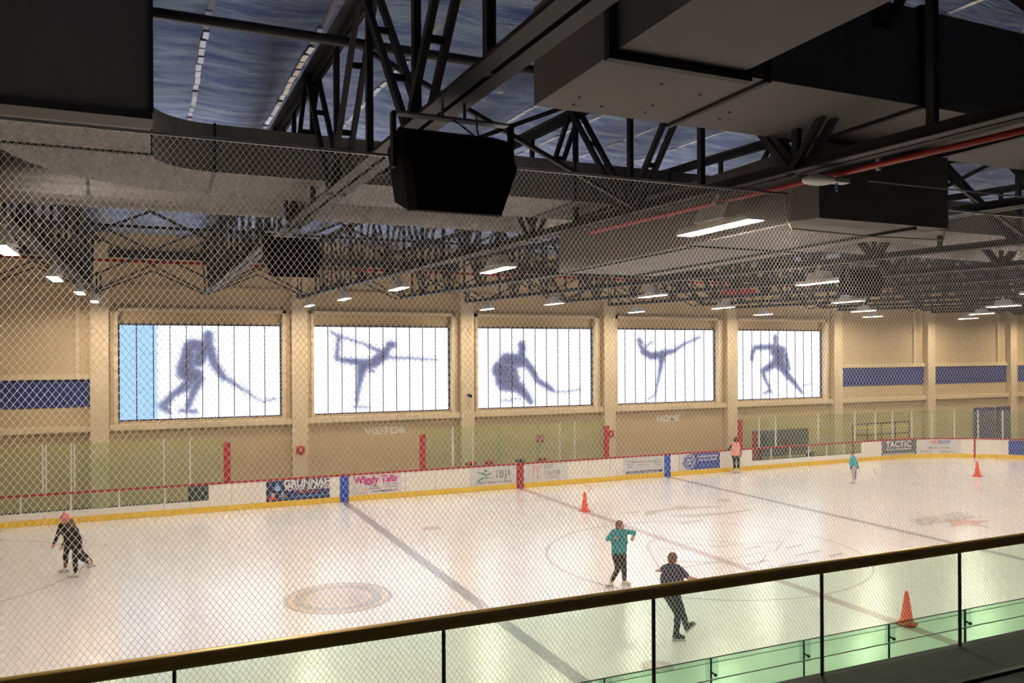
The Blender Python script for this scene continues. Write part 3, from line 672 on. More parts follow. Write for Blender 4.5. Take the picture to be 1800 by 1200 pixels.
# struts and pipes running across the trusses
def pipe(name, pts, r, m, label, cat='pipe', n=8):
    bm = bmesh.new(); c = Vector(pts[0]); tube(bm, [Vector(p)-c for p in pts], r, n)
    o = bmobj(name, bm, m, None, True); o.location = c; return tag(o, label, cat)
st = pipe('roof_strut', [(X0+.05, -11.0, 9.12), (X1-.05, -11.0, 9.12)], .055, 'dark_steel', 'long dark pipe strut crossing under the foil, top of the photo', 'strut')
pipe('roof_strut', [(X0+.05, -13.3, 9.02), (X1-.05, -13.3, 9.02)], .055, 'dark_steel', 'dark pipe strut crossing the trusses nearest the photo top edge', 'strut')
for y in (-3.5, 3.0, 9.5): pipe('roof_strut', [(X0+.05, y, ztop(y)-.05), (X1-.05, y, ztop(y)-.05)], .05, 'dark_steel', {-3.5: 'dark pipe strut under the foil over the near ice', 3.0: 'dark pipe strut under the foil over centre ice', 9.5: 'dark pipe strut under the foil over the far ice'}[y], 'strut')
pipe('sprinkler_main', [(X0+.05, 15.4, 9.58), (X1-.05, 15.4, 9.58)], .06, 'red_pipe', 'long dark red sprinkler pipe along the top of the window wall')
rp = pipe('sprinkler_pipe', [(XA+2*DX+.19, -18.5, zbot(-18.5)-.05), (XA+2*DX+.19, -9.0, zbot(-9)-.05)], .028, 'red_pipe', 'bright red sprinkler pipe clipped along the truss above the net')
for y in (-15.6, -14.2, -13.4, -11.0):
    bm = bmesh.new(); box(bm, -.015, .015, -.02, .02, -.05, .16); o = bmobj('pipe_clip', bm, 'bracket', rp); o.location = (0, y+18.5, .0248*(y+18.5))
sp = empty('sprinkler', (-11.05, -11.0, 9.06), label='small caged sprinkler head hanging from the roof strut', category='sprinkler')
bm = bmesh.new(); tube(bm, [(0, 0, 0), (0, 0, -.12)], .02); bmobj('stem', bm, 'bracket', sp)
bm = bmesh.new()
for a in range(4): tube(bm, [(.02*math.cos(a*PI/2), .02*math.sin(a*PI/2), -.1), (.06*math.cos(a*PI/2), .06*math.sin(a*PI/2), -.17), (.03*math.cos(a*PI/2), .03*math.sin(a*PI/2), -.24)], .005, 5)
tube(bm, [(0, 0, -.24), (0, 0, -.25)], .04, 10); bmobj('cage', bm, 'bracket', sp)

# ------------------------------------------------------------------ ducts
def flange_x(par, x, y0, y1, z0, z1, t=.035, w_=.05):
    bm = bmesh.new(); box(bm, x-w_/2, x+w_/2, y0-t, y1+t, z0-t, z0); box(bm, x-w_/2, x+w_/2, y0-t, y1+t, z1, z1+t); box(bm, x-w_/2, x+w_/2, y0-t, y0, z0, z1); box(bm, x-w_/2, x+w_/2, y1, y1+t, z0, z1)
    return bmobj('flange', bm, 'flange', par)
def flange_y(par, y, x0, x1, z0, z1, t=.035, w_=.05):
    bm = bmesh.new(); box(bm, x0-t, x1+t, y-w_/2, y+w_/2, z0-t, z0); box(bm, x0-t, x1+t, y-w_/2, y+w_/2, z1, z1+t); box(bm, x0-t, x0, y-w_/2, y+w_/2, z0, z1); box(bm, x1, x1+t, y-w_/2, y+w_/2, z0, z1)
    return bmobj('flange', bm, 'flange', par)
d1 = empty('supply_duct', (0, 0, 0), label='long flat grey duct with a curved elbow at the upper left behind the net', category='duct')
H1 = 8.0
bm = bmesh.new(); cxe, cye = -14.04, -9.99
inner = [(-14.69, -11.0), (-14.69, cye)] + [(cxe-.65*math.cos(a), cye+.65*math.sin(a)) for a in [PI/2*i/10 for i in range(1, 11)]] + [(9.0, -9.34)]
outer = [(-16.15, -11.0), (-16.15, cye)] + [(cxe-2.11*math.cos(a), cye+2.11*math.sin(a)) for a in [PI/2*i/10 for i in range(1, 11)]] + [(9.0, -7.88)]
ri = [[bm.verts.new((*p, z)) for z in (H1, 8.56)] for p in inner]; ro = [[bm.verts.new((*p, z)) for z in (H1, 8.56)] for p in outer]
for i in range(len(inner)-1):
    bm.faces.new((ri[i][0], ri[i+1][0], ri[i+1][1], ri[i][1])); bm.faces.new((ro[i][0], ro[i+1][0], ro[i+1][1], ro[i][1]))
    bm.faces.new((ri[i][0], ri[i+1][0], ro[i+1][0], ro[i][0])); bm.faces.new((ri[i][1], ri[i+1][1], ro[i+1][1], ro[i][1]))
bm.faces.new((ri[0][0], ri[0][1], ro[0][1], ro[0][0])); bm.faces.new((ri[-1][0], ri[-1][1], ro[-1][1], ro[-1][0]))
bmobj('duct_body', bm, 'duct', d1)
for x in (-14.0, -12.4, -10.9, -9.2, -7.6, -6.0, -4.4): flange_x(d1, x, -9.34, -7.88, H1, 8.56, .012, .03)
flange_y(d1, -9.97, -16.15, -14.69, H1, 8.56, .02, .05)
d0 = empty('duct_box', (-15.5, -11.3, 8.0), label='large dark duct box filling the upper left corner', category='duct')
bm = bmesh.new(); box(bm, -.96, .81, -.02, .28, .06, 1.42); bmobj('box_body', bm, 'duct', d0)
bm = bmesh.new(); box(bm, -.98, .83, -.06, .30, 0, .06); box(bm, .80, .84, -.05, .3, .06, 1.42); bmobj('flange', bm, 'flange', d0)
# dark plate of insulation above the elbow
d2 = empty('round_duct', (0, -6.25, 8.58), label='long round grey duct running behind the flat duct', category='duct')
bm = bmesh.new(); tube(bm, [(X0+.2, 0, 0), (24, 0, 0)], .56, 32); bmobj('duct_body', bm, 'duct', d2, True)
for x in (-19, -15.5, -11.5, -7.5, -3.5, .5, 4.5, 8.5, 12.5):
    bm = bmesh.new(); tube(bm, [(x-.02, 0, 0), (x+.02, 0, 0)], .575, 32); bmobj('band', bm, 'duct', d2, True)
d3 = empty('return_duct', (-11.62, -14.4, 8.0), label='large dark rectangular duct across the upper right with pale underside', category='duct')
bm = bmesh.new(); box(bm, 0, 17, 0, 1.32, 0, .85); bmobj('duct_body', bm, 'duct', d3)
bm = bmesh.new(); box(bm, .02, 1.17, -3.4, 0, .02, .80); bmobj('duct_branch', bm, 'duct', d3)
flange_y(d3, -.01, .0, 1.19, .0, .82, .05, .07)
for x in (1.42, 3.15, 4.9, 6.6): flange_x(d3, x, 0, 1.32, 0, .85, .03, .05)
bm = bmesh.new()
for x, y in ((.25, .95), (.3, 1.15), (.55, 1.1), (.95, .9), (1.0, 1.1), (1.7, .8), (1.75, 1.0), (.7, .4), (1.15, .5)): tube(bm, [(x, y, -.01), (x, y, .01)], .012, 6)
bmobj('rivets', bm, 'flange', d3)
d4 = empty('drop_duct', (-8.57, -13.3, 7.18), label='black box duct hanging through a notch in the net at right', category='duct')
bm = bmesh.new(); box(bm, 0, 1.85, 0, 5.7, 0, .77); bmobj('duct_body', bm, 'duct', d4)
bm = bmesh.new(); box(bm, 1.38, 1.43, .05, 5.6, -.03, 0); box(bm, .1, .14, 2.2, 5.6, -.02, 0); box(bm, 0, 1.85, 2.15, 2.2, -.02, 0); bmobj('flange', bm, 'flange', d4)

# ------------------------------------------------------------------ light fixtures
lf = empty('light_fixture', (0, 0, 0))
bm = bmesh.new(); prism(bm, [(-.11, 0), (.11, 0), (.09, .05), (-.09, .05)], 'y', -.62, .62); prism(bm, [(-.15, .05), (.15, .05), (.06, .22), (-.06, .22)], 'y', -.26, .26); box(bm, -.115, -.105, -.63, .63, -.03, .01); box(bm, .105, .115, -.63, .63, -.03, .01); box(bm, -.105, .105, -.63, -.62, -.03, .01); box(bm, -.105, .105, .62, .63, -.03, .01); box(bm, -.105, .105, -.02, .02, -.028, .01); bmobj('housing', bm, 'housing', lf)  # thin skirt boxes added below the housing to keep lamp light off the ceiling
bm = bmesh.new(); tube(bm, [(0, 0, .17), (0, 0, .40)], .02); box(bm, -.06, .06, -.04, .04, .2, .26); bmobj('hanger', bm, 'housing', lf)
for sx_ in (-.06, .06):
    for y0_, y1_ in ((-.60, -.025), (.025, .60)):
        bm = bmesh.new(); box(bm, sx_-.035, sx_+.035, y0_, y1_, -.022, -.002); bmobj('lamp_tube', bm, 'tube', lf)
LY = [-12.2, -5.9, .6, 7.05, 13.5]
rows = ['the truss left of window one', 'the truss between windows one and two', 'the truss left of the middle window', 'the truss right of the middle window', 'the truss left of the last window', 'the truss right of the last window', 'the truss at the rightmost pilaster', 'the truss at the far end wall']
ordn = ['nearest the viewer', 'second nearest the viewer', 'over centre ice', 'second from the window wall', 'closest to the window wall']
first = True
for k in range(8):
    x = XA + 7.667*k
    if x > X1-1: break
    for j, y in enumerate(LY):
        o = lf if first else copy_tree(lf); first = False
        o.location = (x, y, zbot(y)-.36)
        tag(o, 'twin-tube lamp by %s, %s' % (rows[k], ordn[j]), 'ceiling light', 'ceiling lights under the trusses')

# ------------------------------------------------------------------ loudspeakers
def speaker(x, y, z, label):
    e = empty('loudspeaker', (x, y, z)); tag(e, label, 'loudspeaker')
    bm = bmesh.new()
    back = [(-.345, .25), (.345, .25), (.41, .09), (.33, -.26), (-.33, -.26), (-.41, .09)]
    rings = []
    for yy, s_ in ((-.22, .90), (-.12, 1.0), (.24, 1.0), (.28, .96)): rings.append([bm.verts.new((u*s_, yy + (.10 if (v > .2 and yy < 0) else 0), v*s_)) for u, v in back])
    for a, b in zip(rings, rings[1:]):
        for k in range(6): bm.faces.new((a[k], a[(k+1) % 6], b[(k+1) % 6], b[k]))
    bm.faces.new(rings[0]); bm.faces.new(rings[-1][::-1]); bmesh.ops.rotate(bm, verts=bm.verts[:], cent=(0, 0, 0), matrix=Matrix.Rotation(math.radians(19), 3, 'X')); bmobj('cabinet', bm, 'black', e)
    bm = bmesh.new(); box(bm, -.29, .29, -.232, -.222, -.22, .17); bmesh.ops.rotate(bm, verts=bm.verts[:], cent=(0, 0, 0), matrix=Matrix.Rotation(math.radians(19), 3, 'X')); bmobj('grille', bm, 'black', e)
    bm = bmesh.new(); box(bm, -.40, .40, -.04, .04, .355, .37); bmobj('yoke_bar', bm, 'bracket', e)
    for s_ in (-1, 1): bm = bmesh.new(); box(bm, s_*.425-.012, s_*.425+.012, -.035, .035, .0, .37); bmobj('yoke_arm', bm, 'dark_steel', e)
    bm = bmesh.new(); tube(bm, [(-.02, 0, .37), (.02, -.1, .3), (.1, -.15, .22)], .006, 5); tube(bm, [(.16, -.02, .40), (.15, -.05, .3), (.15, -.12, .2)], .006, 5); bmobj('hang_wire', bm, 'flange', e)
    bm = bmesh.new(); tube(bm, [(-.08, 0, .37), (-.08, 0, zbot(y)-z)], .012, 6); tube(bm, [(.08, 0, .37), (.08, 0, zbot(y)-z)], .012, 6); bmobj('hanger_rod', bm, 'bracket', e)
    return e
speaker(XA+DX, -14.25, 7.07, 'large black loudspeaker hung by a bracket near the top centre')
speaker(XA+DX, -7.3, 7.27, 'small black loudspeaker seen behind the net above the first window')
speaker(XA+4*DX, -7.1, 7.28, 'black loudspeaker seen behind the net at the far right')
ap = empty('wireless_unit', (-9.02, -13.75, 7.43), label='white dome unit with a blue light under the red pipe', category='sensor')
bm = bmesh.new(); bmesh.ops.create_uvsphere(bm, u_segments=16, v_segments=8, radius=.13, matrix=Matrix.Diagonal((1.3, 1, .35, 1))); bmobj('dome', bm, 'white', ap, True)
bm = bmesh.new(); box(bm, .12, .34, -.05, .05, -.01, .03); bmobj('arm', bm, 'white', ap)
bm = bmesh.new(); tube(bm, [(.22, 0, -.01), (.22, 0, -.09)], .012, 6); bmobj('indicator', bm, 'print_cyan', ap)
pipe('stay_wire', [(-8.45, -13.8, 7.46), (-4.0, -13.8, 7.48)], .008, 'cable', 'thin pale wire running right from the white dome unit', 'wire', 5)

# ------------------------------------------------------------------ safety net
net = empty('safety_net', (-9.0, -12.95, 2.8), label='white diamond mesh safety net hanging in front of the ice', category='net')
NXa, NXb, NZ0, NTOP = -21.5, 3.0, 2.78, 7.46
HN = (-8.66, -6.30, 7.11)
DXN, DZN, TW = .047, .064, .0033
verts, faces = [], []
def strand(xa, za, xb, zb):
    d = Vector((xb-xa, 0, zb-za)).normalized(); a = Vector((-d.z, 0, d.x))*TW/2; b = Vector((0, TW/2, 0))
    k = len(verts)
    for x, z in ((xa, za), (xb, zb)):
        c = Vector((x, 0, z))
        for o in (a, b, -a, -b): verts.append(tuple(c+o))
    for i in range(4): faces.append((k+i, k+(i+1) % 4, k+4+(i+1) % 4, k+4+i))
slope = DXN/DZN
Hh = NTOP-NZ0; chunk = DZN*2
for sgn in (1, -1):
    x = NXa - Hh*slope
    while x < NXb + Hh*slope:
        z = NZ0
        while z < NTOP-1e-4:
            z2 = min(z+chunk, NTOP); xa = x+sgn*(z-NZ0)*slope; xb = x+sgn*(z2-NZ0)*slope
            xm = (xa+xb)/2
            if NXa <= xm <= NXb:
                if HN[0] < xm < HN[1]:
                    if z < HN[2]:
                        zc = min(z2, HN[2]); strand(xa, z, x+sgn*(zc-NZ0)*slope, zc)
                else: strand(xa, z, xb, z2)
            z = z2
        x += DXN
me = bpy.data.meshes.new('net_mesh'); me.from_pydata([(x+9.0, y, z-2.8) for x, y, z in verts], [], faces)
nm = link('net_mesh', me, 'net', net); nm['kind'] = 'stuff'
def npipe(name, pts, r, m): 
    bm = bmesh.new(); tube(bm, [Vector(p)-Vector((-9, -12.95, 2.8)) for p in pts], r, 6); return bmobj(name, bm, m, net)
npipe('top_cable', [(X0+.1, -12.95, 7.475), (HN[0], -12.95, 7.475)], .014, 'cable')
npipe('top_cable', [(HN[1], -12.95, 7.475), (12, -12.95, 7.475)], .014, 'cable')
npipe('border_cord', [(HN[0], -12.95, 7.47), (HN[0]-.02, -12.95, 7.36), (HN[0]-.005, -12.95, 7.22), (HN[0]+.06, -12.95, 7.12), (-7.5, -12.95, 7.10), (HN[1]-.05, -12.95, 7.12), (HN[1], -12.95, 7.47)], .010, 'cord')
npipe('bottom_cord', [(NXa, -12.95, 2.78), (NXb, -12.95, 2.78)], .004, 'cable')
pipe('bottom_cable', [(-19, -13.2, 2.72), (-7.0, -13.2, 2.74), (0, -13.2, 2.74)], .006, 'cable', 'thin steel cable strung just below the top of the near glass', 'cable', 6)

# ------------------------------------------------------------------ viewing stand and guard rail
stand = boxo('stand_floor', X0+.01, X1-.01, Y0+.02, -15.72, 3.45, 3.87, 'concrete'); tag(stand, 'dark carpeted viewing platform at the lower right corner', 'platform')
for i, y in enumerate((-16.15, -16.75)):
    boxo('step_nosing', X0+.1, X1-.1, y-.03, y, 3.865, 3.885, 'gskt', stand)
boxo('fascia', X0+.02, X1-.02, -15.72, -15.70, 3.0, 3.87, 'back_wall', stand)
rail = empty('guard_rail', (-13, -15.75, 3.87), label='glass guard with a bronze round handrail across the foreground', category='guard rail')
def rpart(name, x0, x1, y0, y1, z0, z1, m):
    bm = bmesh.new(); box(bm, x0+13, x1+13, y0+15.75, y1+15.75, z0-3.87, z1-3.87); return bmobj(name, bm, m, rail)
bm = bmesh.new(); tube(bm, [(X0+.2+13, 0, .660), (X1-.2+13, 0, .660)], .036, 20)
for f in bm.faces: f.smooth = True
bmobj('handrail', bm, 'bronze', rail)
for i in range(-6, 30):
    xa = -14.6+1.2035*i
    if xa < X0+.5: continue
    rpart('glass_panel', xa+.012, xa+1.2035-.004, -15.756, -15.744, 3.875, 4.50, 'rail_glass')
    rpart('panel_edge', xa+.006, xa+.012, -15.757, -15.743, 3.875, 4.50, 'edge')
    rpart('panel_gasket', xa-.004, xa+.006, -15.757, -15.743, 3.875, 4.50, 'gskt')

# ------------------------------------------------------------------ behind the far boards
eb = boxo('equipment_box', -13.5, -12.7, 13.5, 14.1, -.03, .95, 'bench', None, .03); tag(eb, 'dark equipment box behind the right end of the left clear boards', 'box')
bx = empty('bench_screen', (15.6, 14.7, 0), label='dark slate bench with a high back behind the glass under the last window', category='bench')
bm = bmesh.new(); box(bm, -1.2, 2.6, 0, .08, .5, 1.75); bmobj('back_panel', bm, 'bench', bx)
bm = bmesh.new(); box(bm, -1.2, 2.6, -.5, 0, .42, .5); box(bm, -1.1, -1.0, -.45, 0, -.03, .42); box(bm, 2.4, 2.5, -.45, 0, -.03, .42); bmobj('seat', bm, 'bench', bx)
bm = bmesh.new(); box(bm, -1.24, -1.2, -.4, .08, 0, 1.7); bmobj('end_panel', bm, 'red', bx)
rr = empty('barrier', (23.4, 15.3, 0), label='low dark railing with a yellow bar behind the corner glass', category='barrier')
for z, m, nm in ((1.75, 'flange', 'top_rail'), (1.5, 'yellow', 'middle_rail'), (1.1, 'flange', 'bottom_rail')):
    bm = bmesh.new(); tube(bm, [(-1.3, 0, z), (3.2, 0, z)], .035, 8); bmobj(nm, bm, m, rr)
for i in range(5):
    bm = bmesh.new(); tube(bm, [(-1.3+i*1.125, 0, -.03), (-1.3+i*1.125, 0, 1.75)], .03, 8); bmobj('upright', bm, 'flange', rr)
for x, l in ((34.4, 'blue wall pad behind the corner glass, left of the two'), (36.3, 'blue wall pad behind the corner glass, right of the two')):
    d = boxo('wall_pad', x-.85 if x < 35 else x-.6, x+.85 if x < 35 else x+.45, 16.0, 16.28, .2, 2.3, 'mat_blue', None, .03); tag(d, l, 'wall pad')
for x, m, l in ((-2.1, 'red', 'small red bundle on the ledge behind the left of the centre panes'), (-1.2, 'red', 'red cloth heap on the ledge left of the centre band'), (.25, 'bench', 'dark bag on the ledge behind the red centre band'), (1.35, 'red', 'small red bundle right of the red centre band')):
    bm = bmesh.new(); bmesh.ops.create_icosphere(bm, subdivisions=2, radius=.18, matrix=Matrix.Diagonal((1.5, .8, .6, 1)))
    for v in bm.verts: v.co *= 1+.25*mnoise.noise(v.co*4+Vector((x, 0, 0)))
    o = bmobj('cloth_bundle', bm, m, None, True); o.location = (x, 13.45, 1.135); tag(o, l, 'bundle')
led = boxo('scorer_table', -4.3, 4.3, 13.2, 13.75, .95, 1.0, 'bench'); tag(led, 'narrow dark counter behind the boards at the centre panes', 'table')
for x in (-4.2, -1.4, 1.4, 4.2): boxo('leg', x-.04, x+.04, 13.6, 13.7, -.03, .95, 'bench', led)
for x0_, x1_, l in ((-11.6, -5.0, 'long dark bench behind the boards under the VISITOR lettering'), (4.8, 11.6, 'long dark bench behind the boards under the HOME lettering')):
    e = empty('player_bench', ((x0_+x1_)/2, 14.9, -.03)); tag(e, l, 'bench'); hw = (x1_-x0_)/2
    bm = bmesh.new(); box(bm, -hw, hw, -.2, .2, .42, .47); bmobj('seat', bm, 'bench', e)
    for x in (-hw+.2, 0, hw-.2): bm = bmesh.new(); box(bm, x-.04, x+.04, -.15, .15, 0, .42); bmobj('leg', bm, 'bench', e)
e = empty('hanging_sign', (9.5, 10.0, 8.55), label='small dark red box hanging among the far trusses', category='box')
bm = bmesh.new(); box(bm, -.9, .9, -.15, .15, -.18, .22); bmobj('box_body', bm, 'red_pipe', e)
bm = bmesh.new(); tube(bm, [(-.7, 0, .22), (-.7, 0, 1.5)], .015); tube(bm, [(.7, 0, .22), (.7, 0, 1.5)], .015); bmobj('hanger', bm, 'flange', e)

# ------------------------------------------------------------------ traffic cones
def cone(x, y, rz, label):
    e = empty('traffic_cone', (x, y, .003)); e.rotation_euler.z = rz; tag(e, label, 'traffic cone')
    bm = bmesh.new(); prof = [(.155, .03), (.15, .06), (.125, .12), (.05, .62), (.035, .70), (.028, .715)]
    rings = [[bm.verts.new((r*math.cos(2*PI*k/24), r*math.sin(2*PI*k/24), z)) for k in range(24)] for r, z in prof]
    for a, b in zip(rings, rings[1:]):
        for k in range(24): bm.faces.new((a[k], a[(k+1) % 24], b[(k+1) % 24], b[k]))
    bm.faces.new(rings[-1]); bm.faces.new(rings[0][::-1]); bmobj('cone_body', bm, 'cone', e, True)
    bm = bmesh.new(); oc = [(.19, .11), (.11, .19), (-.11, .19), (-.19, .11), (-.19, -.11), (-.11, -.19), (.11, -.19), (.19, -.11)]
    prism(bm, oc, 'z', .015, .04); bmobj('base_plate', bm, 'cone', e)
    bm = bmesh.new()
    for u, v in oc: box(bm, u*.9-.02, u*.9+.02, v*.9-.02, v*.9+.02, 0, .015)
    bmobj('rubber_foot', bm, 'cone_base', e)
cone(.02, 7.14, .3, 'orange-red cone on the pink centre line beyond the teal skater')
cone(.10, -6.95, .5, 'orange-red cone seen through the guard glass at lower right')
cone(20.84, 6.67, .1, 'orange-red cone far off near the right corner boards')

# ------------------------------------------------------------------ people
RV = Vector((math.cos(YAW), -math.sin(YAW), 0)); FV = Vector((math.sin(YAW), math.cos(YAW), 0))
def W3(p): return RV*p[0] + FV*p[1] + Vector((0, 0, p[2]))
def cap(bm, p, q, r0, r1):
    p, q = W3(p), W3(q)
    for c, r in ((p, r0), (q, r1)): bmesh.ops.create_icosphere(bm, subdivisions=2, radius=r, matrix=Matrix.Translation(c))
    if (q-p).length > 1e-4: tube(bm, [p, q], [r0, r1], 14)
def ell(bm, c, r, sc=(1, 1, 1), fwd=None):
    m = Matrix.Diagonal((*sc, 1))
    if fwd is not None:
        f = W3(fwd).normalized(); m = f.to_track_quat('Y', 'Z').to_matrix().to_4x4() @ m
    bmesh.ops.create_icosphere(bm, subdivisions=3, radius=r, matrix=Matrix.Translation(W3(c)) @ m)
def remeshed(name, bm, vox, m, parent, smooth=4):
    me = bpy.data.meshes.new('tmp'); bm.to_mesh(me); bm.free()
    o = bpy.data.objects.new('tmp', me); COL.objects.link(o)
    md = o.modifiers.new('r', 'REMESH'); md.mode = 'VOXEL'; md.voxel_size = vox; md.use_smooth_shade = True
    sm = o.modifiers.new('s', 'SMOOTH'); sm.iterations = smooth; sm.factor = .5
    bpy.context.view_layer.update()
    res = bpy.data.meshes.new_from_object(o.evaluated_get(bpy.context.evaluated_depsgraph_get())); res.name = name
    bpy.data.objects.remove(o); bpy.data.meshes.remove(me); res.materials.clear()
    for p in res.polygons: p.use_smooth = True
    return link(name, res, m, parent)
def lerp(a, b, t): return tuple(a[i]+(b[i]-a[i])*t for i in range(3))
def hand(bm, wrist, elbow, side, k, curl=.5, thumb=None):
    w_, e_ = Vector(wrist), Vector(elbow); d = (w_-e_).normalized()
    ref = Vector((0, 0, 1)) if abs(d.z) < .85 else Vector((0, 1, 0))
    lat = d.cross(ref).normalized(); nrm = lat.cross(d).normalized()*(-1)
    pal = w_ + d*.075*k
    cap(bm, w_, w_+d*.03*k, .026*k, .028*k)
    for i, (o, L) in enumerate(((-.030, .058), (-.010, .070), (.010, .066), (.029, .050))):
        b0 = w_ + lat*o*k*.7 + d*.03*k; b1 = pal + lat*o*k; cap(bm, b0, b1, .015*k, .0125*k)
        m1 = b1 + (d*(1-.3*curl) + nrm*curl*.6).normalized()*L*.55*k; m2 = m1 + (d*(1-.8*curl) + nrm*curl*1.2).normalized()*L*.45*k
        cap(bm, b1, m1, .0105*k, .0098*k); cap(bm, m1, m2, .0098*k, .0085*k)
    t0 = w_ + d*.02*k - lat*.026*k*side; t1 = w_ + d*.062*k - lat*.052*k*side + nrm*.014*k; t2 = t1 + (d*.9 + nrm*.4).normalized()*.032*k
    cap(bm, t0, t1, .015*k, .0125*k); cap(bm, t1, t2, .0115*k, .0095*k)
def skate(person, ankle, fwd, m, k, pitch=0.0):
    """boot with sole, heel and blade; fwd: heading in the (right, depth) plane"""
    f = Vector((fwd[0], fwd[1], 0)).normalized(); f = (f*math.cos(pitch) + Vector((0, 0, math.sin(pitch))))
    lat = Vector((-f.y, f.x, 0)).normalized(); up = f.cross(lat)
    if up.z < 0: up = -up
    A = Vector(ankle); P = lambda a, b, c: tuple(A + f*a*k + lat*b*k + up*c*k)
    bm = bmesh.new()
    cap(bm, P(-.01, 0, .09), P(-.015, 0, -.02), .052*k, .050*k); cap(bm, P(-.04, 0, -.035), P(.06, 0, -.04), .040*k, .042*k); cap(bm, P(.06, 0, -.04), P(.15, 0, -.052), .042*k, .033*k); cap(bm, P(.0, 0, .03), P(.07, 0, -.02), .045*k, .036*k)
    bt_ = remeshed('skate_boot', bm, .010, m, person, 3)
    bm = bmesh.new()
    def obox(a0, a1, b0, b1, c0, c1):
        vs = [bm.verts.new(W3(P(a, b, c))) for a in (a0, a1) for b in (b0, b1) for c in (c0, c1)]
        for q in ((0, 1, 3, 2), (4, 6, 7, 5), (0, 4, 5, 1), (2, 3, 7, 6), (0, 2, 6, 4), (1, 5, 7, 3)): bm.faces.new([vs[i] for i in q])
    obox(-.075, .18, -.03, .03, -.092, -.08); obox(-.06, -.02, -.012, .012, -.115, -.09); obox(.08, .13, -.012, .012, -.115, -.09); obox(-.10, .20, -.0025, .0025, -.138, -.112)
    bl = bmobj('blade', bm, 'blade', bt_)
    return bt_
def person(label, loc, J, k, look, slim=.9, skin='skin', top=None, top_m=None, sleeves='long', pants_m='blk_cloth', pants_end=1.0, hair=None, skates=None, gloves=None, curl=.5, vest=None, extra=None):
    e = empty('person', loc); tag(e, label, 'person')
    H, N = J['head'], J['neck']
    lk = Vector(look).normalized()
    side = Vector((lk.y, -lk.x, 0)).normalized()
    bm = bmesh.new()
    # head
    ell(bm, H, .098*k, (.86, 1.0, 1.16), look)
    hv = Vector(H); cap(bm, hv+lk*.022*k-Vector((0, 0, .055*k)), hv+lk*.045*k-Vector((0, 0, .088*k)), .062*k, .038*k)
    cap(bm, hv+lk*.092*k+Vector((0, 0, .005*k)), hv+lk*.116*k-Vector((0, 0, .028*k)), .010*k, .016*k)     # nose
    cap(bm, hv+lk*.085*k-side*.02*k-Vector((0, 0, .06*k)), hv+lk*.085*k+side*.02*k-Vector((0, 0, .06*k)), .011*k, .011*k)   # mouth
    for s_ in (-1, 1): ell(bm, hv+side*.086*k*s_-Vector((0, 0, .01*k)), .03*k, (.4, .8, 1.1), look)
    cap(bm, hv-Vector((0, 0, .06*k)), N, .052*k, .056*k)
    def torso(bm, g, low=True):
        sl, sr, hl, hr = J['shL'], J['shR'], J['hipL'], J['hipR']; g = g - (1-slim)*.1*k
        cap(bm, N, lerp(sl, sr, .5), .055*k+g, .07*k+g)
        for a, b in ((sl, hl), (sr, hr)):
            o = lr = sr if a is sl else sl
            c0 = lerp(a, o, .22); cap(bm, c0, lerp(a, b, .45), .092*k+g, .098*k+g); cap(bm, lerp(lerp(a, b, .45), lerp(sl, sr, .5), .1), b, .094*k+g, .102*k+g)
            cap(bm, N, a, .05*k+g, .06*k+g)
        cap(bm, lerp(sl, sr, .3), lerp(sl, sr, .7), .10*k+g, .10*k+g)
        cap(bm, lerp(lerp(sl, sr, .5), lerp(hl, hr, .5), .45), lerp(hl, hr, .5), .10*k+g, .11*k+g)
    def arms(bm, g, frac):
        for s_ in 'LR':
            sh, el, wr = J['sh'+s_], J['el'+s_], J['wr'+s_]
            cap(bm, sh, lerp(sh, el, min(1, frac*2)), .060*k+g, (.060-.017*min(1, frac*2))*k+g)
            if frac > .5: cap(bm, el, lerp(el, wr, frac*2-1), .043*k+g, (.043-.013*(frac*2-1))*k+g)
    def legs(bm, g, frac, which='LR'):
        for s_ in which:
            h, kn, an = J['hip'+s_], J['kn'+s_], J['an'+s_]
            cap(bm, h, kn, .098*k+g, .062*k+g); cap(bm, kn, lerp(kn, an, .35), .060*k+g, .060*k+g); cap(bm, lerp(kn, an, .35), lerp(kn, an, frac), .060*k+g, (.060-.018*frac)*k+g)
    torso(bm, 0); arms(bm, 0, 1); legs(bm, 0, 1)
    for s_, sg in (('L', -1), ('R', 1)): hand(bm, J['wr'+s_], J['el'+s_], sg, k, curl)
    body = remeshed('body', bm, .0065, skin, e, 2)
    # clothes
    if top_m:
        bm = bmesh.new(); torso(bm, .014); arms(bm, .012, .95 if sleeves == 'long' else .36); remeshed('jacket' if sleeves == 'long' else 'shirt', bm, .011, top_m, e, 4)
    if vest:
        bm = bmesh.new(); torso(bm, .026); remeshed('vest', bm, .011, vest, e, 4)
    bm = bmesh.new(); legs(bm, .010, pants_end); cap(bm, J['hipL'], J['hipR'], .112*k, .112*k); remeshed('trousers', bm, .011, pants_m, e, 4)
    bm = bmesh.new()
    for s_ in (-1, 1): ell(bm, hv+lk*.088*k+side*.034*k*s_+Vector((0, 0, .012*k)), .011*k)
    bmobj('eyes', bm, 'blk_cloth', body, True)
    if hair:
        bm = bmesh.new(); hair(bm, hv, lk, side, k); remeshed('hair', bm, .009, extra or 'hair_brown', body, 3)
    if gloves:
        bm = bmesh.new()
        for s_, sg in (('L', -1), ('R', 1)):
            w_, e2 = Vector(J['wr'+s_]), Vector(J['el'+s_]); d = (w_-e2).normalized(); cap(bm, w_-d*.02, w_+d*.09*k, .040*k, .042*k); hand(bm, J['wr'+s_], J['el'+s_], sg, k*1.12, curl)
        remeshed('gloves', bm, .009, gloves, e, 2)
    for an, fw, m, pit in (skates or []): skate(e, an, fw, m, k, pit)
    return e, body
Zv = lambda z: Vector((0, 0, z))
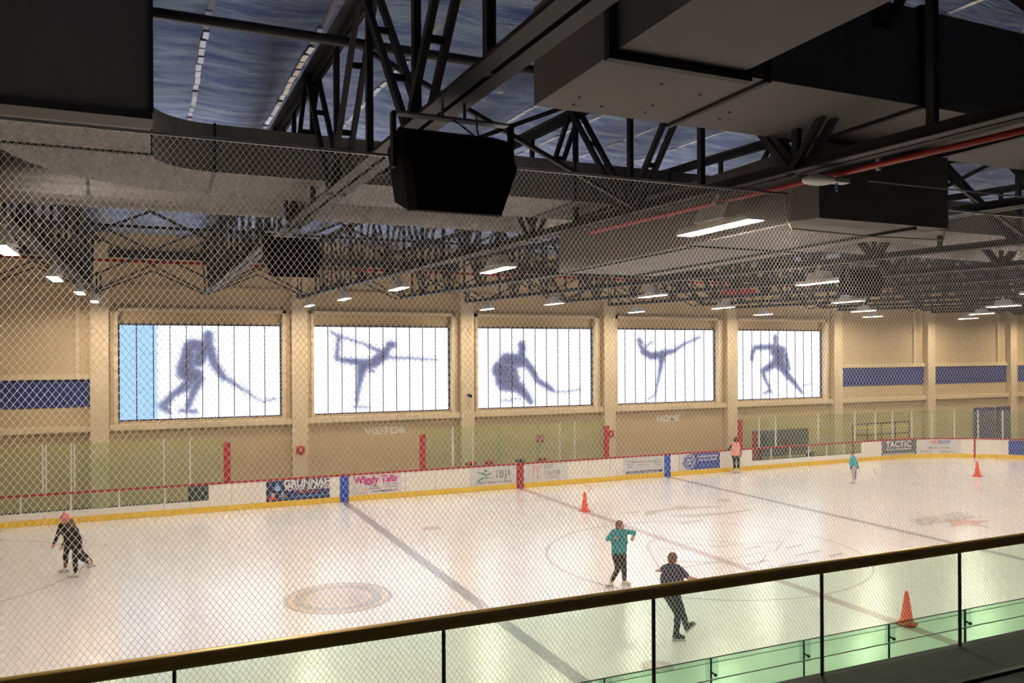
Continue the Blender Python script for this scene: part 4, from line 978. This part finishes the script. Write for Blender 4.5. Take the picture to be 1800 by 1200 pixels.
def short_hair(bm, h, l, s, k): ell(bm, h-l*.014*k+Zv(.022*k), .102*k, (.90, .98, 1.05), tuple(l)); ell(bm, h-l*.04*k-Zv(.03*k), .078*k)
def bob_hair(bm, h, l, s, k):
    ell(bm, h-l*.02*k+Zv(.02*k), .108*k, (.92, 1, 1.08), tuple(l)); cap(bm, h-l*.05*k-Zv(.02*k), h-l*.07*k-Zv(.14*k), .078*k, .05*k)
    for g in (-1, 1): cap(bm, h+s*.075*k*g-l*.03*k, h+s*.07*k*g-l*.04*k-Zv(.11*k), .04*k, .03*k)
def pony_hair(bm, h, l, s, k):
    ell(bm, h-l*.02*k+Zv(.02*k), .106*k, (.92, 1, 1.06), tuple(l)); cap(bm, h-l*.1*k+Zv(.0*k), h-l*.14*k-Zv(.18*k), .04*k, .022*k)
def bun_hair(bm, h, l, s, k):
    ell(bm, h-l*.02*k+Zv(.015*k), .110*k, (.95, 1, 1.06), tuple(l)); ell(bm, h-l*.06*k+Zv(.10*k), .055*k); cap(bm, h-l*.05*k-Zv(.02*k), h-l*.06*k-Zv(.09*k), .075*k, .06*k)
def long_hair(bm, h, l, s, k):
    ell(bm, h-l*.015*k+Zv(.02*k), .112*k, (.98, 1, 1.06), tuple(l)); cap(bm, h-l*.05*k, h-l*.08*k-Zv(.17*k), .10*k, .06*k); cap(bm, h-l*.06*k+s*.05*k, h-l*.04*k+s*.09*k-Zv(.2*k), .07*k, .04*k)

# teal skater, arms held out at chest height, facing right
J = dict(head=(.03, 0, 1.565), neck=(.02, .0, 1.45), shL=(-.135, -.02, 1.405), shR=(.165, .02, 1.405), elL=(-.30, -.05, 1.235), wrL=(-.15, -.16, 1.285), elR=(.385, .0, 1.385), wrR=(.32, -.17, 1.315),
         hipL=(-.085, 0, .86), hipR=(.085, 0, .86), knL=(-.03, -.02, .475), anL=(-.20, .06, .138), knR=(.125, .02, .475), anR=(.16, .20, .138))
person('skater in a teal top and black leggings with both arms raised', (-4.07, -2.02, 0), J, .97, (.75, -.55, -.05), top_m='teal', pants_m='blk_cloth', pants_end=.86, hair=bob_hair, extra='hair_brown', skates=[((-.20, .06, .138), (-.6, -.4), 'boot_white', 0), ((.16, .20, .138), (.8, -.5), 'boot_white', 0)])
# man in navy, seen from behind, arms spread, one foot crossed behind
J = dict(head=(-.075, .02, 1.68), neck=(-.085, .0, 1.52), shL=(-.235, .06, 1.465), shR=(.065, -.03, 1.455), elL=(-.26, .28, 1.38), wrL=(-.285, .50, 1.31), elR=(.23, -.02, 1.30), wrR=(.49, .02, 1.22),
         hipL=(-.20, .03, .98), hipR=(-.05, -.03, .98), knL=(.02, .02, .56), anL=(-.02, .0, .145), knR=(.12, .05, .55), anR=(.22, .15, .275))
e, b = person('man with close-cropped hair in a navy short-sleeved shirt, seen from behind', (-4.98, -5.76, 0), J, 1.03, (.75, .6, -.05), slim=1.05, top_m='navy_cloth', sleeves='short', pants_m='slate_cloth', hair=short_hair, extra='hair_brown', skates=[((-.02, .0, .142), (.9, .1), 'boot_black', 0), ((.22, .15, .275), (.75, .3), 'boot_black', .55)], curl=.25)
# pair at left: dark-haired person in front
J = dict(head=(-.10, .02, 1.44), neck=(-.055, .02, 1.31), shL=(-.12, .15, 1.26), shR=(.10, -.06, 1.27), elL=(-.24, .12, 1.03), wrL=(-.32, .06, .85), elR=(.20, -.05, 1.02), wrR=(.22, -.07, .80),
         hipL=(-.03, .06, .86), hipR=(.09, -.04, .86), knL=(.09, .20, .50), anL=(.13, .50, .30), knR=(.06, -.03, .51), anR=(.055, .0, .138))
person('dark-clothed skater with long brown hair gliding in front of the pink-hatted one', (-16.64, 4.83, 0), J, .94, (-.55, .75, -.5), top_m='blk_cloth', pants_m='blk_cloth', hair=long_hair, extra='hair_brown', skates=[((.13, .50, .30), (-.5, .5), 'boot_white', -.9), ((.055, .0, .138), (-.85, -.3), 'boot_white', 0)])
# pair at left: pink knitted hat
J = dict(head=(.02, 0, 1.47), neck=(.04, .0, 1.34), shL=(-.08, .03, 1.285), shR=(.21, .05, 1.285), elL=(-.15, -.03, 1.03), wrL=(-.235, -.06, .80), elR=(.33, .10, 1.03), wrR=(.38, .05, .80),
         hipL=(.14, .03, .82), hipR=(.29, .05, .82), knL=(.05, .0, .52), anL=(.055, .0, .138), knR=(.40, .16, .50), anR=(.53, .47, .155))
e, b = person('skater in a pink cat-eared knitted hat and black jacket reaching out', (-16.93, 5.55, 0), J, .93, (-.85, -.5, -.25), skin='skin_pale', top_m='blk_cloth', pants_m='blk_cloth', pants_end=.72, skates=[((.055, .0, .138), (-.9, -.35), 'boot_white', 0), ((.53, .47, .150), (-.75, -.3), 'boot_white', -.04)])
bm = bmesh.new(); hh = Vector((.02, 0, 1.47)); lk = Vector((-.85, -.5, -.25)).normalized(); sd = Vector((lk.y, -lk.x, 0)).normalized()
ell(bm, hh-lk*.015+Zv(.03), .112, (.95, 1, 1.0), tuple(lk))
for g in (-1, 1): cap(bm, hh+sd*.075*g+Zv(.085), hh+sd*.118*g+Zv(.165), .045, .018)
remeshed('knitted_hat', bm, .009, 'pink_hat', b, 3)
bm = bmesh.new()
for s_ in 'LR': cap(bm, lerp(J['kn'+s_], J['an'+s_], .60), lerp(J['kn'+s_], J['an'+s_], .9), .054, .056)
remeshed('boot_cover', bm, .011, 'brown_tights', e, 3)
# pink vest at the far boards, seen from behind
J = dict(head=(-.02, 0, 1.62), neck=(-.02, 0, 1.485), shL=(-.165, 0, 1.43), shR=(.135, 0, 1.43), elL=(-.27, .10, 1.24), wrL=(-.34, .26, 1.11), elR=(.21, .02, 1.17), wrR=(.25, .03, .94),
         hipL=(-.10, 0, .92), hipR=(.08, 0, .92), knL=(-.075, 0, .51), anL=(-.07, 0, .138), knR=(.12, 0, .51), anR=(.10, 0, .138))
person('skater in a salmon pink vest standing at the far boards, back turned', (11.37, 12.42, 0), J, 1.0, (-.1, 1, -.35), top_m='slate_cloth', vest='pink_cloth', pants_m='blk_cloth', hair=bun_hair, extra='hair_dark', skates=[((-.07, 0, .138), (-.35, .8), 'boot_white', 0), ((.10, 0, .138), (.75, .6), 'boot_white', 0)], curl=.3)
# child in turquoise, facing left
J = dict(head=(-.06, 0, 1.33), neck=(-.025, 0, 1.21), shL=(-.10, -.06, 1.155), shR=(.10, .06, 1.155), elL=(-.17, -.08, .97), wrL=(-.17, -.11, .79), elR=(.17, .06, .96), wrR=(.20, .02, .77),
         hipL=(-.05, -.03, .76), hipR=(.07, .03, .76), knL=(-.005, -.03, .44), anL=(.0, -.02, .138), knR=(.055, .03, .44), anR=(.065, .05, .138))
e, b = person('child in a turquoise jacket and lavender trousers standing alone on the ice', (13.97, 7.6, 0), J, .86, (-.9, -.35, -.1), skin='skin_pale', top_m='turquoise', pants_m='lilac', hair=pony_hair, extra='hair_dark', gloves='blk_cloth', skates=[((.0, -.02, .128), (-.9, -.35), 'boot_white', 0), ((.065, .05, .128), (-.85, -.4), 'boot_white', 0)])
bm = bmesh.new(); cap(bm, (.11, .0, .70), (.10, -.02, .44), .035, .028); cap(bm, (.10, -.02, .44), (.10, .02, .22), .028, .024); remeshed('trouser_stripe', bm, .010, 'navy_cloth', e, 2)
